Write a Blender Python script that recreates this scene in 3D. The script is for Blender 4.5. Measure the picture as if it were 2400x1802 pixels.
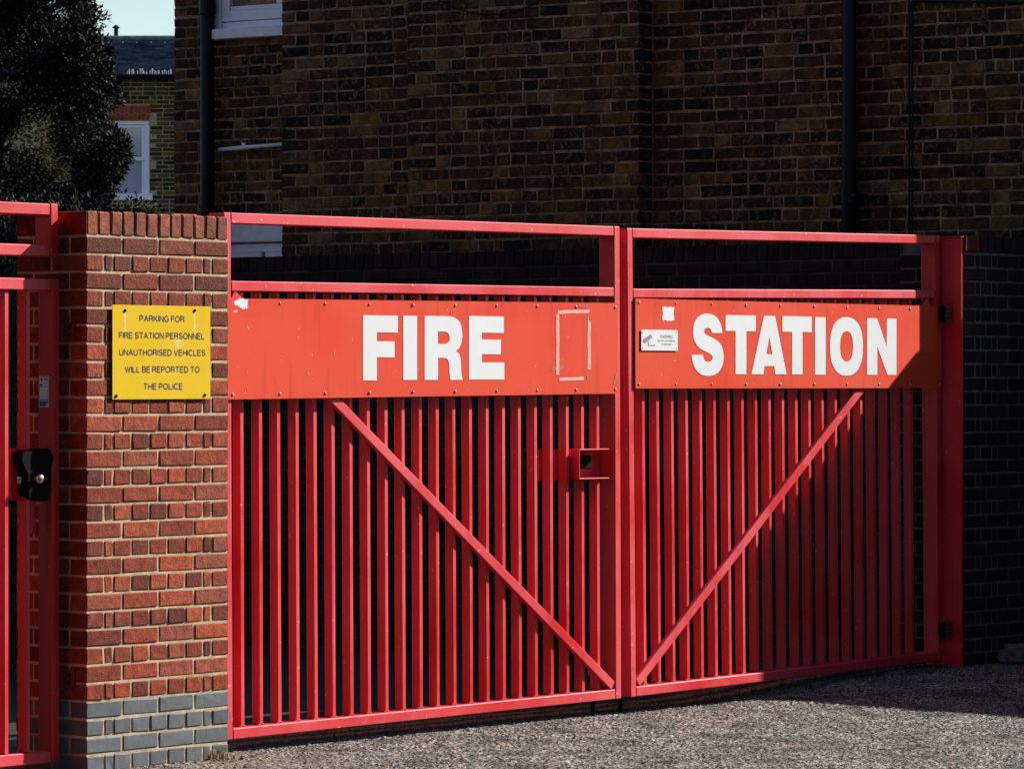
import bpy, bmesh, math, random
import numpy as np
from mathutils import Vector, Matrix
R_ = math.radians
scene = bpy.context.scene
for o in list(bpy.data.objects): bpy.data.objects.remove(o)
COL = scene.collection

# ------------------------------------------------------------------ camera, sky, sun, exposure
TH = R_(50.5)
FWD = (math.sin(TH), math.cos(TH)); RGT = (math.cos(TH), -math.sin(TH))
CAM = (-12.8055, -12.9443, 1.71)
FPX = 9800.0; HOR = 886.0
cam = bpy.data.cameras.new('camera'); camo = bpy.data.objects.new('camera', cam); COL.objects.link(camo)
camo.location = CAM; camo.rotation_euler = (R_(90), 0, -TH)
cam.sensor_width = 36; cam.lens = 36*FPX/2400; cam.shift_y = -15/2400
cam.clip_start = .1; cam.clip_end = 2000
cam.dof.use_dof = True; cam.dof.focus_distance = 19.6; cam.dof.aperture_fstop = 16
scene.camera = camo
SUN_EL, SUN_AZ = R_(33), R_(114)
world = bpy.data.worlds.new("World"); scene.world = world; world.use_nodes = True
wn = world.node_tree; bg = wn.nodes['Background']
sky = wn.nodes.new('ShaderNodeTexSky'); sky.sky_type = 'NISHITA'; sky.sun_disc = False
sky.sun_elevation = SUN_EL; sky.sun_rotation = SUN_AZ; sky.air_density = 1.05; sky.dust_density = .2; sky.ozone_density = 1.5
wn.links.new(sky.outputs[0], bg.inputs[0]); bg.inputs[1].default_value = .060
sl = bpy.data.lights.new('sun', 'SUN'); so = bpy.data.objects.new('sun', sl); COL.objects.link(so)
sl.energy = 5.0; sl.angle = R_(.53); sl.color = (1, .955, .88)
SD = Vector((math.sin(SUN_AZ)*math.cos(SUN_EL), math.cos(SUN_AZ)*math.cos(SUN_EL), math.sin(SUN_EL)))
so.rotation_euler = SD.to_track_quat('Z', 'Y').to_euler(); so.location = (20, -20, 20)
scene.view_settings.view_transform = 'Standard'; scene.view_settings.look = 'None'
scene.view_settings.gamma = 1; scene.view_settings.use_curve_mapping = False
scene.view_settings.exposure = 1.2
rng = random.Random(7)

# ------------------------------------------------------------------ measuring helpers (photograph -> real planes)
def ray(px): return (FWD[0]+RGT[0]*(px-1200)/FPX, FWD[1]+RGT[1]*(px-1200)/FPX)
def U(px, y=.15):
    d = ray(px); t = (y-CAM[1])/d[1]; return CAM[0]+t*d[0]
def D(px, y=.15): return (y-CAM[1])/ray(px)[1]
def Zy(px, py, y=.15): return CAM[2]+(HOR-py)*D(px, y)/FPX
def proj(x, y, z):
    dx, dy = x-CAM[0], y-CAM[1]; Y = dx*FWD[0]+dy*FWD[1]; X = dx*RGT[0]+dy*RGT[1]
    return 1200+FPX*X/Y, HOR-(z-CAM[2])*FPX/Y, Y

# ------------------------------------------------------------------ materials
def new_mat(name):
    m = bpy.data.materials.new(name); m.use_nodes = True
    nt = m.node_tree; b = nt.nodes['Principled BSDF']
    return m, nt, b
def N(nt, t, **kw):
    n = nt.nodes.new(t)
    for k, v in kw.items():
        if k.startswith('_'): setattr(n, k[1:], v)
        else: n.inputs[k.replace('__', ' ')].default_value = v
    return n
def ramp(nt, src, stops, interp='LINEAR'):
    r = nt.nodes.new('ShaderNodeValToRGB'); r.color_ramp.interpolation = interp
    e = r.color_ramp.elements
    while len(e) < len(stops): e.new(.5)
    for i, (p, c) in enumerate(stops):
        e[i].position = p; e[i].color = (c[0], c[1], c[2], 1) if not isinstance(c, (int, float)) else (c, c, c, 1)
    nt.links.new(src, r.inputs[0]); return r
def mixc(nt, fac, a, b, blend='MIX'):
    m = nt.nodes.new('ShaderNodeMix'); m.data_type = 'RGBA'; m.blend_type = blend
    for sock, v in ((m.inputs[0], fac), (m.inputs[6], a), (m.inputs[7], b)):
        if hasattr(v, 'is_output'): nt.links.new(v, sock)
        elif isinstance(v, (int, float)): sock.default_value = v if sock == m.inputs[0] else (v, v, v, 1)
        else: sock.default_value = (v[0], v[1], v[2], 1)
    return m.outputs[2]
def math_(nt, op, a, b=0.0):
    m = nt.nodes.new('ShaderNodeMath'); m.operation = op
    for i, v in enumerate((a, b)):
        if hasattr(v, 'is_output'): nt.links.new(v, m.inputs[i])
        else: m.inputs[i].default_value = v
    return m.outputs[0]
def geo_pos(nt): return nt.nodes.new('ShaderNodeNewGeometry').outputs['Position']
def noise(nt, vec, scale, detail=4, rough=.55):
    n = N(nt, 'ShaderNodeTexNoise', Scale=scale, Detail=detail, Roughness=rough)
    nt.links.new(vec, n.inputs['Vector']); return n.outputs['Fac']
def bump(nt, b, h, strength, dist):
    n = N(nt, 'ShaderNodeBump', Strength=strength, Distance=dist)
    nt.links.new(h, n.inputs['Height']); nt.links.new(n.outputs[0], b.inputs['Normal'])
def rnd(nt):
    oi = nt.nodes.new('ShaderNodeObjectInfo').outputs['Random']
    g = nt.nodes.new('ShaderNodeNewGeometry').outputs['Random Per Island']
    return math_(nt, 'FRACT', math_(nt, 'ADD', oi, g))

def paint_mat(name, col, fade, rough=.38, spec=.5, grime=.25):
    m, nt, b = new_mat(name); p = geo_pos(nt)
    n1 = noise(nt, p, 2.2, 6); n2 = noise(nt, p, 60, 3); n3 = noise(nt, p, 9, 8, .7)
    c = mixc(nt, ramp(nt, n1, [(.35, 0), (.7, 1)]).outputs[0], col, fade)
    dirt = ramp(nt, n3, [(.60, 0), (.74, 1)]).outputs[0]
    sep = nt.nodes.new('ShaderNodeSeparateXYZ'); nt.links.new(p, sep.inputs[0])
    low = ramp(nt, sep.outputs[2], [(.0, 1), (.45, .18)]).outputs[0]
    c = mixc(nt, math_(nt, 'MULTIPLY', math_(nt, 'MULTIPLY', dirt, low), grime*2.2), c, (.05, .02, .015))
    mp = N(nt, 'ShaderNodeVectorMath', _operation='MULTIPLY'); nt.links.new(p, mp.inputs[0]); mp.inputs[1].default_value = (24, 24, 1.6)
    st = N(nt, 'ShaderNodeTexNoise', Scale=1.0, Detail=5.0); nt.links.new(mp.outputs[0], st.inputs['Vector'])
    c = mixc(nt, ramp(nt, st.outputs['Fac'], [(.50, 0), (.72, .38)]).outputs[0], c, fade)
    c = mixc(nt, ramp(nt, st.outputs['Fac'], [(.28, .35), (.42, 0)]).outputs[0], c, tuple(v*.55 for v in col))
    chips = ramp(nt, noise(nt, p, 42, 2, .4), [(.735, 0), (.75, 1)]).outputs[0]
    c = mixc(nt, math_(nt, 'MULTIPLY', chips, .55), c, (.7, .35, .32))
    nt.links.new(c, b.inputs['Base Color'])
    rr = ramp(nt, n1, [(.36, rough-.10), (.64, rough+.16)]).outputs[0]; nt.links.new(rr, b.inputs['Roughness'])
    b.inputs['Specular IOR Level'].default_value = spec
    bump(nt, b, n2, .12, .002)
    return m
RED = paint_mat('red_gloss_paint', (.50, .007, .011), (.56, .034, .048), rough=.50, spec=.50, grime=.5)
BOARD = paint_mat('sign_red_enamel', (.56, .038, .010), (.55, .050, .016), rough=.60, spec=.16, grime=.12)
def plain(name, col, rough=.6, metal=0, spec=.5, var=.15, scale=20, bmp=0.0):
    m, nt, b = new_mat(name); p = geo_pos(nt); n1 = noise(nt, p, scale, 5)
    c = mixc(nt, ramp(nt, n1, [(.3, 0), (.7, 1)]).outputs[0], tuple(v*(1-var) for v in col), tuple(min(1, v*(1+var)) for v in col))
    nt.links.new(c, b.inputs['Base Color']); b.inputs['Roughness'].default_value = rough
    b.inputs['Metallic'].default_value = metal; b.inputs['Specular IOR Level'].default_value = spec
    if bmp: bump(nt, b, n1, .5, bmp)
    return m
WHITE_LET = plain('white_vinyl', (.56, .565, .575), .5, var=.02, scale=6)
BLACK_LET = plain('black_print', (.012, .012, .012), .5)
GREY_LET = plain('grey_print', (.16, .15, .15), .6)
BLACK = plain('black_iron', (.005, .005, .006), .7, spec=.05)
STEEL = plain('worn_steel', (.50, .50, .52), .28, metal=1)
RIVET = plain('painted_rivet', (.50, .22, .20), .35)
RUST = plain('rusty_red_hinge', (.11, .022, .015), .7, var=.5, scale=60)
UPVC = plain('white_upvc', (.80, .77, .84), .35, var=.04, scale=8)
SILL = plain('painted_white_sill', (.80, .76, .84), .6, var=.08, scale=14, bmp=.004)
LEAD = plain('lead_flashing', (.10, .115, .14), .5, var=.4, scale=6)
PIPE = plain('black_pipe_paint', (.005, .005, .006), .5, spec=.2)
STICK2 = plain('bright_sticker', (.80, .80, .86), .5, var=.03)
TAPE = plain('tape_residue', (.54, .26, .21), .7, var=.12, scale=70)
TAPED = plain('old_dark_tape', (.33, .06, .035), .6, var=.3, scale=60)
BLUE_P = plain('blue_print', (.03, .07, .42), .5)
RED_P = plain('red_print', (.5, .03, .04), .5)
STICK = plain('white_sticker', (.56, .56, .60), .5, var=.04)
STONE = plain('rough_stone', (.10, .10, .11), .9, var=.5, scale=18, bmp=.02)
def glass_mat(name, tint):
    m, nt, b = new_mat(name); b.inputs['Base Color'].default_value = tint+(1,)
    b.inputs['Roughness'].default_value = .06; b.inputs['Specular IOR Level'].default_value = .9
    return m
GLASS = glass_mat('dark_window_glass', (.045, .045, .035)); GLASS2 = glass_mat('curtained_window_glass', (.33, .35, .42))

def yellow_sign_mat():
    m, nt, b = new_mat('yellow_enamel'); p = geo_pos(nt)
    sep = nt.nodes.new('ShaderNodeSeparateXYZ'); nt.links.new(p, sep.inputs[0])
    c = mixc(nt, ramp(nt, noise(nt, p, 5, 5), [(.35, 0), (.75, 1)]).outputs[0], (.60, .38, .012), (.60, .41, .03))
    for (x0, z0, z1) in ((SX[0], .20, .0), (SX[1], .20, .0)):      # pale run-off streaks below the upper screws
        d = math_(nt, 'ABSOLUTE', math_(nt, 'SUBTRACT', sep.outputs[0], x0))
        a = ramp(nt, d, [(.001, 1), (.009, 0)]).outputs[0]
        zz = ramp(nt, math_(nt, 'SUBTRACT', sep.outputs[2], SZ-.11), [(.0, 0), (.02, 1), (.1, 1), (.112, 0)]).outputs[0]
        nn = ramp(nt, noise(nt, p, 60, 4), [(.3, .2), (.6, 1)]).outputs[0]
        c = mixc(nt, math_(nt, 'MULTIPLY', math_(nt, 'MULTIPLY', a, zz), math_(nt, 'MULTIPLY', nn, .75)), c, (.62, .56, .40))
    blot = N(nt, 'ShaderNodeVectorMath', _operation='DISTANCE'); nt.links.new(p, blot.inputs[0]); blot.inputs[1].default_value = (U(415, 0), -.01, Zy(415, 802, 0))
    bb = ramp(nt, blot.outputs['Value'], [(.008, .65), (.032, 0)]).outputs[0]
    c = mixc(nt, math_(nt, 'MULTIPLY', bb, ramp(nt, noise(nt, p, 45, 4), [(.35, 0), (.6, 1)]).outputs[0]), c, (.62, .58, .46))
    nt.links.new(c, b.inputs['Base Color']); b.inputs['Roughness'].default_value = .4; b.inputs['Specular IOR Level'].default_value = .06
    return m
SX = (U(289, 0), U(452, 0)); SZ = Zy(289, 728, 0)
YELLOW = yellow_sign_mat()

def brick_mat(name, stops, rough=.9, fine=190, bstr=.8, bd=.004, soot=None, ztint=None, lo=.45):
    m, nt, b = new_mat(name); p = geo_pos(nt); r = rnd(nt)
    base = ramp(nt, r, stops).outputs[0]
    n1 = noise(nt, p, 26, 6, .65); n2 = noise(nt, p, fine, 5, .7); n3 = noise(nt, p, 6, 4)
    c = mixc(nt, 1.0, base, ramp(nt, n1, [(.25, lo), (.5, 1), (.75, 1.25)]).outputs[0], 'MULTIPLY')
    c = mixc(nt, 1.0, c, ramp(nt, n2, [(.32, .55), (.5, 1), (.72, 1.2)]).outputs[0], 'MULTIPLY')
    # pits and cracks
    w = N(nt, 'ShaderNodeTexVoronoi', Scale=70, _feature='DISTANCE_TO_EDGE')
    dv = N(nt, 'ShaderNodeVectorMath', _operation='ADD'); nt.links.new(p, dv.inputs[0])
    nz = N(nt, 'ShaderNodeTexNoise', Scale=30.0, Detail=4.0); nt.links.new(p, nz.inputs['Vector'])
    sc = N(nt, 'ShaderNodeVectorMath', _operation='SCALE'); nt.links.new(nz.outputs['Color'], sc.inputs[0]); sc.inputs['Scale'].default_value = .06
    nt.links.new(sc.outputs[0], dv.inputs[1]); nt.links.new(dv.outputs[0], w.inputs['Vector'])
    crack = ramp(nt, w.outputs['Distance'], [(.0, 0), (.05, 1)]).outputs[0]
    cm = ramp(nt, noise(nt, p, 17, 2), [(.48, 0), (.62, 1)]).outputs[0]
    ck = math_(nt, 'MAXIMUM', crack, math_(nt, 'SUBTRACT', 1.0, cm))
    if soot:
        c = mixc(nt, ramp(nt, n3, [(.35, 0), (.62, soot[1])]).outputs[0], c, soot[0])
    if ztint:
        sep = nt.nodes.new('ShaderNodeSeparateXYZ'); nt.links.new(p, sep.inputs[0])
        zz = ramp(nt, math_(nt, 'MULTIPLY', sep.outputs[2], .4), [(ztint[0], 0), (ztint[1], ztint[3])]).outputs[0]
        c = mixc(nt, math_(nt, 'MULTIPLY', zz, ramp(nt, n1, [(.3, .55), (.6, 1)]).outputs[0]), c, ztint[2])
    lime = ramp(nt, noise(nt, p, 13, 6, .7), [(.60, 0), (.74, .5)]).outputs[0]
    if name.startswith('sooty'):
        sm = ramp(nt, noise(nt, p, 24, 7, .72), [(.52, 0), (.62, .75)]).outputs[0]
        c = mixc(nt, math_(nt, 'MULTIPLY', sm, ramp(nt, noise(nt, p, 2.3, 3), [(.4, .25), (.6, 1)]).outputs[0]), c, (.25, .145, .065))
    if name.startswith('red_brick'): c = mixc(nt, lime, c, (.40, .19, .15))
    nt.links.new(c, b.inputs['Base Color']); b.inputs['Roughness'].default_value = rough
    b.inputs['Specular IOR Level'].default_value = .25
    h = math_(nt, 'ADD', math_(nt, 'MULTIPLY', n2, .6), math_(nt, 'ADD', math_(nt, 'MULTIPLY', ck, .7), n1))
    bump(nt, b, h, bstr, bd)
    return m
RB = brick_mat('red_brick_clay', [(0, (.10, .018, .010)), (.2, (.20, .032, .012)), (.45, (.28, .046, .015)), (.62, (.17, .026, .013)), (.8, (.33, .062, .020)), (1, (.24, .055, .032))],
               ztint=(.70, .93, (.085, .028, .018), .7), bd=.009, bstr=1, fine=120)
RBC = brick_mat('coping_red_brick', [(0, (.25, .065, .036)), (.5, (.33, .092, .045)), (1, (.27, .068, .045))], soot=((.06, .03, .02), .6), bd=.007, fine=120)
PAINTED = brick_mat('paint_spattered_brick', [(0, (.30, .010, .006)), (1, (.2, .009, .006))], soot=((.03, .012, .01), .9))
BLUEB = brick_mat('blue_engineering_brick', [(0, (.065, .071, .082)), (.5, (.10, .107, .12)), (1, (.083, .088, .098))], rough=.6, bstr=.5, bd=.003, lo=.7)
STOCK = brick_mat('sooty_stock_brick', [(0, (.010, .005, .002)), (.2, (.045, .018, .005)), (.45, (.13, .056, .012)), (.65, (.09, .028, .008)), (.85, (.22, .10, .022)), (1, (.30, .16, .06))],
                  soot=((.008, .005, .004), .65), bd=.012, bstr=1, lo=.25)
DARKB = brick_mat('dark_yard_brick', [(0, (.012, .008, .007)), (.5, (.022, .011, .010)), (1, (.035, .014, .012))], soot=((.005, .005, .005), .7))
HOUSEB = brick_mat('yellow_stock_brick', [(0, (.014, .012, .006)), (.35, (.040, .031, .012)), (.7, (.08, .056, .020)), (1, (.13, .085, .022))], lo=.5, fine=60)
LINTB = brick_mat('red_rubbed_brick', [(0, (.26, .035, .015)), (1, (.38, .06, .026))], fine=60)

def mortar_mat(name, col, dark, amt, scale=9, bd=.004):
    m, nt, b = new_mat(name); p = geo_pos(nt)
    n = noise(nt, p, scale, 6, .65); n2 = noise(nt, p, 160, 4, .6)
    c = mixc(nt, ramp(nt, n, [(.35, 0), (.68, amt)]).outputs[0], col, dark)
    c = mixc(nt, 1.0, c, ramp(nt, n2, [(.3, .72), (.6, 1.06)]).outputs[0], 'MULTIPLY')
    nt.links.new(c, b.inputs['Base Color']); b.inputs['Roughness'].default_value = .95
    b.inputs['Specular IOR Level'].default_value = .1
    bump(nt, b, n2, .8, bd); return m
MORTAR = mortar_mat('lime_mortar', (.54, .42, .275), (.27, .20, .13), .85)
MORTAR_U = mortar_mat('weathered_mortar', (.40, .26, .16), (.05, .029, .016), .9, 9, .008)
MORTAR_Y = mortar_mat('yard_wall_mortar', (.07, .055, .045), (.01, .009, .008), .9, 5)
MORTAR_H = mortar_mat('house_mortar', (.46, .38, .21), (.24, .19, .09), .8)
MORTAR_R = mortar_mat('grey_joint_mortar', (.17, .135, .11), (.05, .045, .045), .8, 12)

def ground_mat(name='chipped_asphalt', mul=1.0):
    m, nt, b = new_mat(name); p = geo_pos(nt)
    v = N(nt, 'ShaderNodeTexVoronoi', Scale=84.0); nt.links.new(p, v.inputs['Vector'])
    sepc = nt.nodes.new('ShaderNodeSeparateColor'); nt.links.new(v.outputs['Color'], sepc.inputs[0])
    chip = ramp(nt, sepc.outputs[0], [(0, (.004, .004, .005)), (.34, (.012, .011, .011)), (.42, (.17, .14, .115)), (.62, (.35, .305, .26)), (.76, (.18, .20, .20)), (.88, (.48, .33, .27)), (1, (.62, .56, .50))]).outputs[0]
    big = ramp(nt, noise(nt, p, 3.2, 7, .7), [(.36, .22), (.48, .75), (.62, 1.2)]).outputs[0]
    c = mixc(nt, 1.0, chip, big, 'MULTIPLY')
    fin = ramp(nt, noise(nt, p, 260, 3), [(.35, .6), (.6, 1.1)]).outputs[0]
    c = mixc(nt, 1.0, c, fin, 'MULTIPLY')
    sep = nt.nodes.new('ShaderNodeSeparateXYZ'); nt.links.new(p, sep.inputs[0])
    c = mixc(nt, math_(nt, 'GREATER_THAN', sep.outputs[1], .27), c, mixc(nt, 1.0, c, .22, 'MULTIPLY'))  # yard beyond the gate line darkened: its shade is put into the colour
    for w0, hw in ((.44, .05), (.62, .05)):                                 # worn yellow road lines just inside the gates
        d = math_(nt, 'ABSOLUTE', math_(nt, 'SUBTRACT', sep.outputs[1], w0))
        a = math_(nt, 'LESS_THAN', d, hw)
        wear = ramp(nt, noise(nt, p, 30, 5, .7), [(.42, .95), (.58, .1)]).outputs[0]
        c = mixc(nt, math_(nt, 'MULTIPLY', a, wear), c, (.50, .27, .03))
    # sandy dirt washed up at the pier foot
    dx = N(nt, 'ShaderNodeVectorMath', _operation='DISTANCE'); nt.links.new(p, dx.inputs[0]); dx.inputs[1].default_value = (.75, -.10, 0)
    sand = math_(nt, 'MULTIPLY', ramp(nt, dx.outputs['Value'], [(.15, 1), (.75, 0)]).outputs[0], ramp(nt, noise(nt, p, 14, 6, .7), [(.36, 0), (.56, 1)]).outputs[0])
    c = mixc(nt, math_(nt, 'MULTIPLY', sand, .85), c, (.24, .185, .12))
    c = mixc(nt, 1.0, c, mul, 'MULTIPLY')
    nt.links.new(c, b.inputs['Base Color']); b.inputs['Roughness'].default_value = .75
    b.inputs['Specular IOR Level'].default_value = .35
    h = math_(nt, 'ADD', v.outputs['Distance'], noise(nt, p, 200, 3))
    bump(nt, b, h, .6, .003); return m
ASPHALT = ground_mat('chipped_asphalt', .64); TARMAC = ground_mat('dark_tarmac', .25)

def leaf_mat(name, c0, c1, tr=.25, glint=(.05, .06, .05)):
    m, nt, b = new_mat(name)
    g = nt.nodes.new('ShaderNodeNewGeometry').outputs['Random Per Island']
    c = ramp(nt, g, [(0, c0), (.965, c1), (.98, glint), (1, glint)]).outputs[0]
    nt.links.new(c, b.inputs['Base Color']); b.inputs['Roughness'].default_value = .6; b.inputs['Specular IOR Level'].default_value = .06
    t = nt.nodes.new('ShaderNodeBsdfTranslucent'); nt.links.new(c, t.inputs[0])
    ms = nt.nodes.new('ShaderNodeMixShader'); ms.inputs[0].default_value = tr
    nt.links.new(b.outputs[0], ms.inputs[1]); nt.links.new(t.outputs[0], ms.inputs[2])
    nt.links.new(ms.outputs[0], nt.nodes['Material Output'].inputs[0]); return m
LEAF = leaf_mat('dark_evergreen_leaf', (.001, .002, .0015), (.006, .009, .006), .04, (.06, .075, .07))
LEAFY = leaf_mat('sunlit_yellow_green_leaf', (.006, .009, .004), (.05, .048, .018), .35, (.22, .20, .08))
BARK = plain('dark_bark', (.03, .024, .02), .9, var=.4, scale=15, bmp=.02)
DRY = plain('dry_grass_blade', (.30, .20, .09), .8, var=.4, scale=60)

def slate_mat():
    m, nt, b = new_mat('roof_slate'); r = rnd(nt); p = geo_pos(nt)
    c = ramp(nt, r, [(0, (.004, .007, .014)), (1, (.010, .015, .027))]).outputs[0]
    c = mixc(nt, 1.0, c, ramp(nt, noise(nt, p, 3, 5), [(.3, .6), (.7, 1.2)]).outputs[0], 'MULTIPLY')
    nt.links.new(c, b.inputs['Base Color']); b.inputs['Roughness'].default_value = .95; b.inputs['Specular IOR Level'].default_value = .0; return m
SLATE = slate_mat()

# ------------------------------------------------------------------ object helpers
def tag(o, label, cat, group=None, kind=None):
    if label: o['label'] = label
    if cat: o['category'] = cat
    if group: o['group'] = group
    if kind: o['kind'] = kind
    return o
def thing(name, loc, label, cat, group=None, rot=None):
    o = bpy.data.objects.new(name, None); o.empty_display_size = .1; COL.objects.link(o); o.location = loc
    if rot: o.rotation_euler = rot
    return tag(o, label, cat, group)
WM = {}
def wmat(o):
    """world matrix of an object whose ancestors are plain loc/rot objects"""
    m = Matrix.Translation(o.location) @ o.rotation_euler.to_matrix().to_4x4()
    return (wmat(o.parent) @ m) if o.parent else m
def link(name, me, mat, parent=None, label=None):
    o = bpy.data.objects.new(name, me); COL.objects.link(o)
    if mat and not me.materials: me.materials.append(mat)
    if parent: o.parent = parent
    if label: o['label'] = label
    return o
def to_local(bm, parent):
    if parent: bmesh.ops.transform(bm, matrix=wmat(parent).inverted(), verts=bm.verts)
def fin(bm, name, mat, parent=None, label=None, local=False, smooth=False):
    if not local: to_local(bm, parent)
    bmesh.ops.recalc_face_normals(bm, faces=bm.faces)
    me = bpy.data.meshes.new(name); bm.to_mesh(me); bm.free()
    if smooth:
        me.polygons.foreach_set('use_smooth', [True]*len(me.polygons))
    return link(name, me, mat, parent, label)
def bbox(bm, x0, x1, y0, y1, z0, z1, bev=0.0, seg=1):
    r = bmesh.ops.create_cube(bm, size=1)
    vs = r['verts']
    bmesh.ops.scale(bm, vec=(abs(x1-x0), abs(y1-y0), abs(z1-z0)), verts=vs)
    bmesh.ops.translate(bm, vec=((x0+x1)/2, (y0+y1)/2, (z0+z1)/2), verts=vs)
    if bev:
        es = list({e for v in vs for e in v.link_edges})
        bmesh.ops.bevel(bm, geom=es, offset=bev, segments=seg, affect='EDGES', profile=.6)
def box(name, mat, parent, x0, x1, y0, y1, z0, z1, bev=.0, seg=1, label=None, local=False):
    bm = bmesh.new(); bbox(bm, x0, x1, y0, y1, z0, z1, bev, seg)
    return fin(bm, name, mat, parent, label, local)
def prism(bm, pts, y0, y1):
    """polygon in x,z extruded between y0 and y1"""
    a = [bm.verts.new((p[0], y0, p[1])) for p in pts]; b = [bm.verts.new((p[0], y1, p[1])) for p in pts]
    bm.faces.new(a); bm.faces.new(b[::-1]); n = len(pts)
    for i in range(n): bm.faces.new((a[i], b[i], b[(i+1) % n], a[(i+1) % n]))
def tube(bm, pts, r, seg=10):
    pts = [Vector(p) for p in pts]; rings = []
    for i, p in enumerate(pts):
        d = (pts[min(i+1, len(pts)-1)]-pts[max(i-1, 0)]).normalized()
        a = d.cross(Vector((0, 0, 1)) if abs(d.z) < .9 else Vector((1, 0, 0))).normalized(); b = d.cross(a)
        rr = r[i] if isinstance(r, (list, tuple)) else r
        rings.append([bm.verts.new(p+a*math.cos(2*math.pi*k/seg)*rr+b*math.sin(2*math.pi*k/seg)*rr) for k in range(seg)])
    for i in range(len(rings)-1):
        for k in range(seg): bm.faces.new((rings[i][k], rings[i][(k+1) % seg], rings[i+1][(k+1) % seg], rings[i+1][k]))
    bm.faces.new(rings[0][::-1]); bm.faces.new(rings[-1])

# curve outlines -> flat lettering with holes
def lettering(name, polys, mat, parent, y, th=.0006, label=None):
    """polys: closed outlines (world x,z). Even-odd fill; front face at y-th"""
    cu = bpy.data.curves.new('tmp', 'CURVE'); cu.dimensions = '2D'; cu.fill_mode = 'BOTH'; cu.extrude = th
    for pl in polys:
        sp = cu.splines.new('POLY'); sp.points.add(len(pl)-1)
        for i, (a, b) in enumerate(pl): sp.points[i].co = (a, b, 0, 1)
        sp.use_cyclic_u = True
    ob = bpy.data.objects.new('tmp', cu)
    me = bpy.data.meshes.new_from_object(ob)
    bpy.data.objects.remove(ob); bpy.data.curves.remove(cu)
    bm = bmesh.new(); bm.from_mesh(me); bpy.data.meshes.remove(me)
    bmesh.ops.transform(bm, matrix=Matrix.Translation((0, y, 0)) @ Matrix.Rotation(R_(90), 4, 'X'), verts=bm.verts)
    return fin(bm, name, mat, parent, label)

# ------------------------------------------------------------------ bricks
BM_CACHE = {}
def brick_mesh(L, H, Dp, mat, jit, bev):
    key = (round(L, 3), round(H, 3), round(Dp, 3), mat.name, jit)
    if key not in BM_CACHE:
        out = []
        for k in range(7):
            r = random.Random(hash(key[:3]) % 1000 + k*31)
            bm = bmesh.new(); bbox(bm, 0, L, 0, Dp, 0, H, bev)
            for v in bm.verts:
                v.co += Vector((r.uniform(-jit, jit), r.uniform(-jit, jit)*.7, r.uniform(-jit, jit)))
            bmesh.ops.recalc_face_normals(bm, faces=bm.faces)
            me = bpy.data.meshes.new('brick'); bm.to_mesh(me); bm.free(); me.materials.append(mat); out.append(me)
        BM_CACHE[key] = out
    return BM_CACHE[key]
def lay(parent, org, d, bricks, jit=.0012, bev=.005, limit=300, stuff_name='brickwork', proud=.0):
    """bricks: (s0,s1,z0,z1,depth,mat). s runs along unit vector d (x,y); inward = rot +90 of d."""
    inw = Vector((-d[1], d[0], 0)); dv = Vector((d[0], d[1], 0)); og = Vector(org)
    M3 = Matrix((dv, inw, Vector((0, 0, 1)))).transposed().to_4x4()
    PI = wmat(parent).inverted()
    info = []
    for b in bricks:
        p = og+dv*((b[0]+b[1])/2); px, py, Y = proj(p.x, p.y, (b[2]+b[3])/2)
        vis = -30 < px < 2430 and -30 < py < 1830
        info.append((0 if vis else 1, -(b[1]-b[0])*(b[3]-b[2])/Y**2 if limit < len(bricks) else 0, b))
    order = sorted(range(len(info)), key=lambda i: (info[i][0], info[i][1]))
    ind = set(order[:limit]); acc = {}
    for i, (_, _, b) in enumerate(info):
        s0, s1, z0, z1, dp, mat = b
        me = rng.choice(brick_mesh(s1-s0, z1-z0, dp, mat, jit, bev))
        M = Matrix.Translation(og+dv*s0+Vector((0, 0, z0))-inw*(proud+rng.uniform(-.0012, .0012))) @ M3 @ Matrix.Rotation(max(-.008, min(.008, rng.gauss(0, .004))), 4, 'Y') @ Matrix.Rotation(max(-.006, min(.006, rng.gauss(0, .003))), 4, 'Z')
        if i in ind:
            o = link('brick', me, None, parent); o.matrix_local = PI @ M
        else: acc.setdefault(mat.name, []).append((me, M))
    for k, lst in acc.items():
        vs, fs, off = [], [], 0
        for me, M in lst:
            co = np.empty(len(me.vertices)*3); me.vertices.foreach_get('co', co); co = co.reshape(-1, 3)
            A = np.array(PI @ M); vs.append(co @ A[:3, :3].T+A[:3, 3])
            fs += [[v+off for v in p.vertices] for p in me.polygons]; off += len(me.vertices)
        m = bpy.data.meshes.new(stuff_name); m.from_pydata(np.concatenate(vs).tolist(), [], fs)
        o = link(stuff_name, m, bpy.data.materials[k], parent); o['kind'] = 'stuff'

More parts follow.
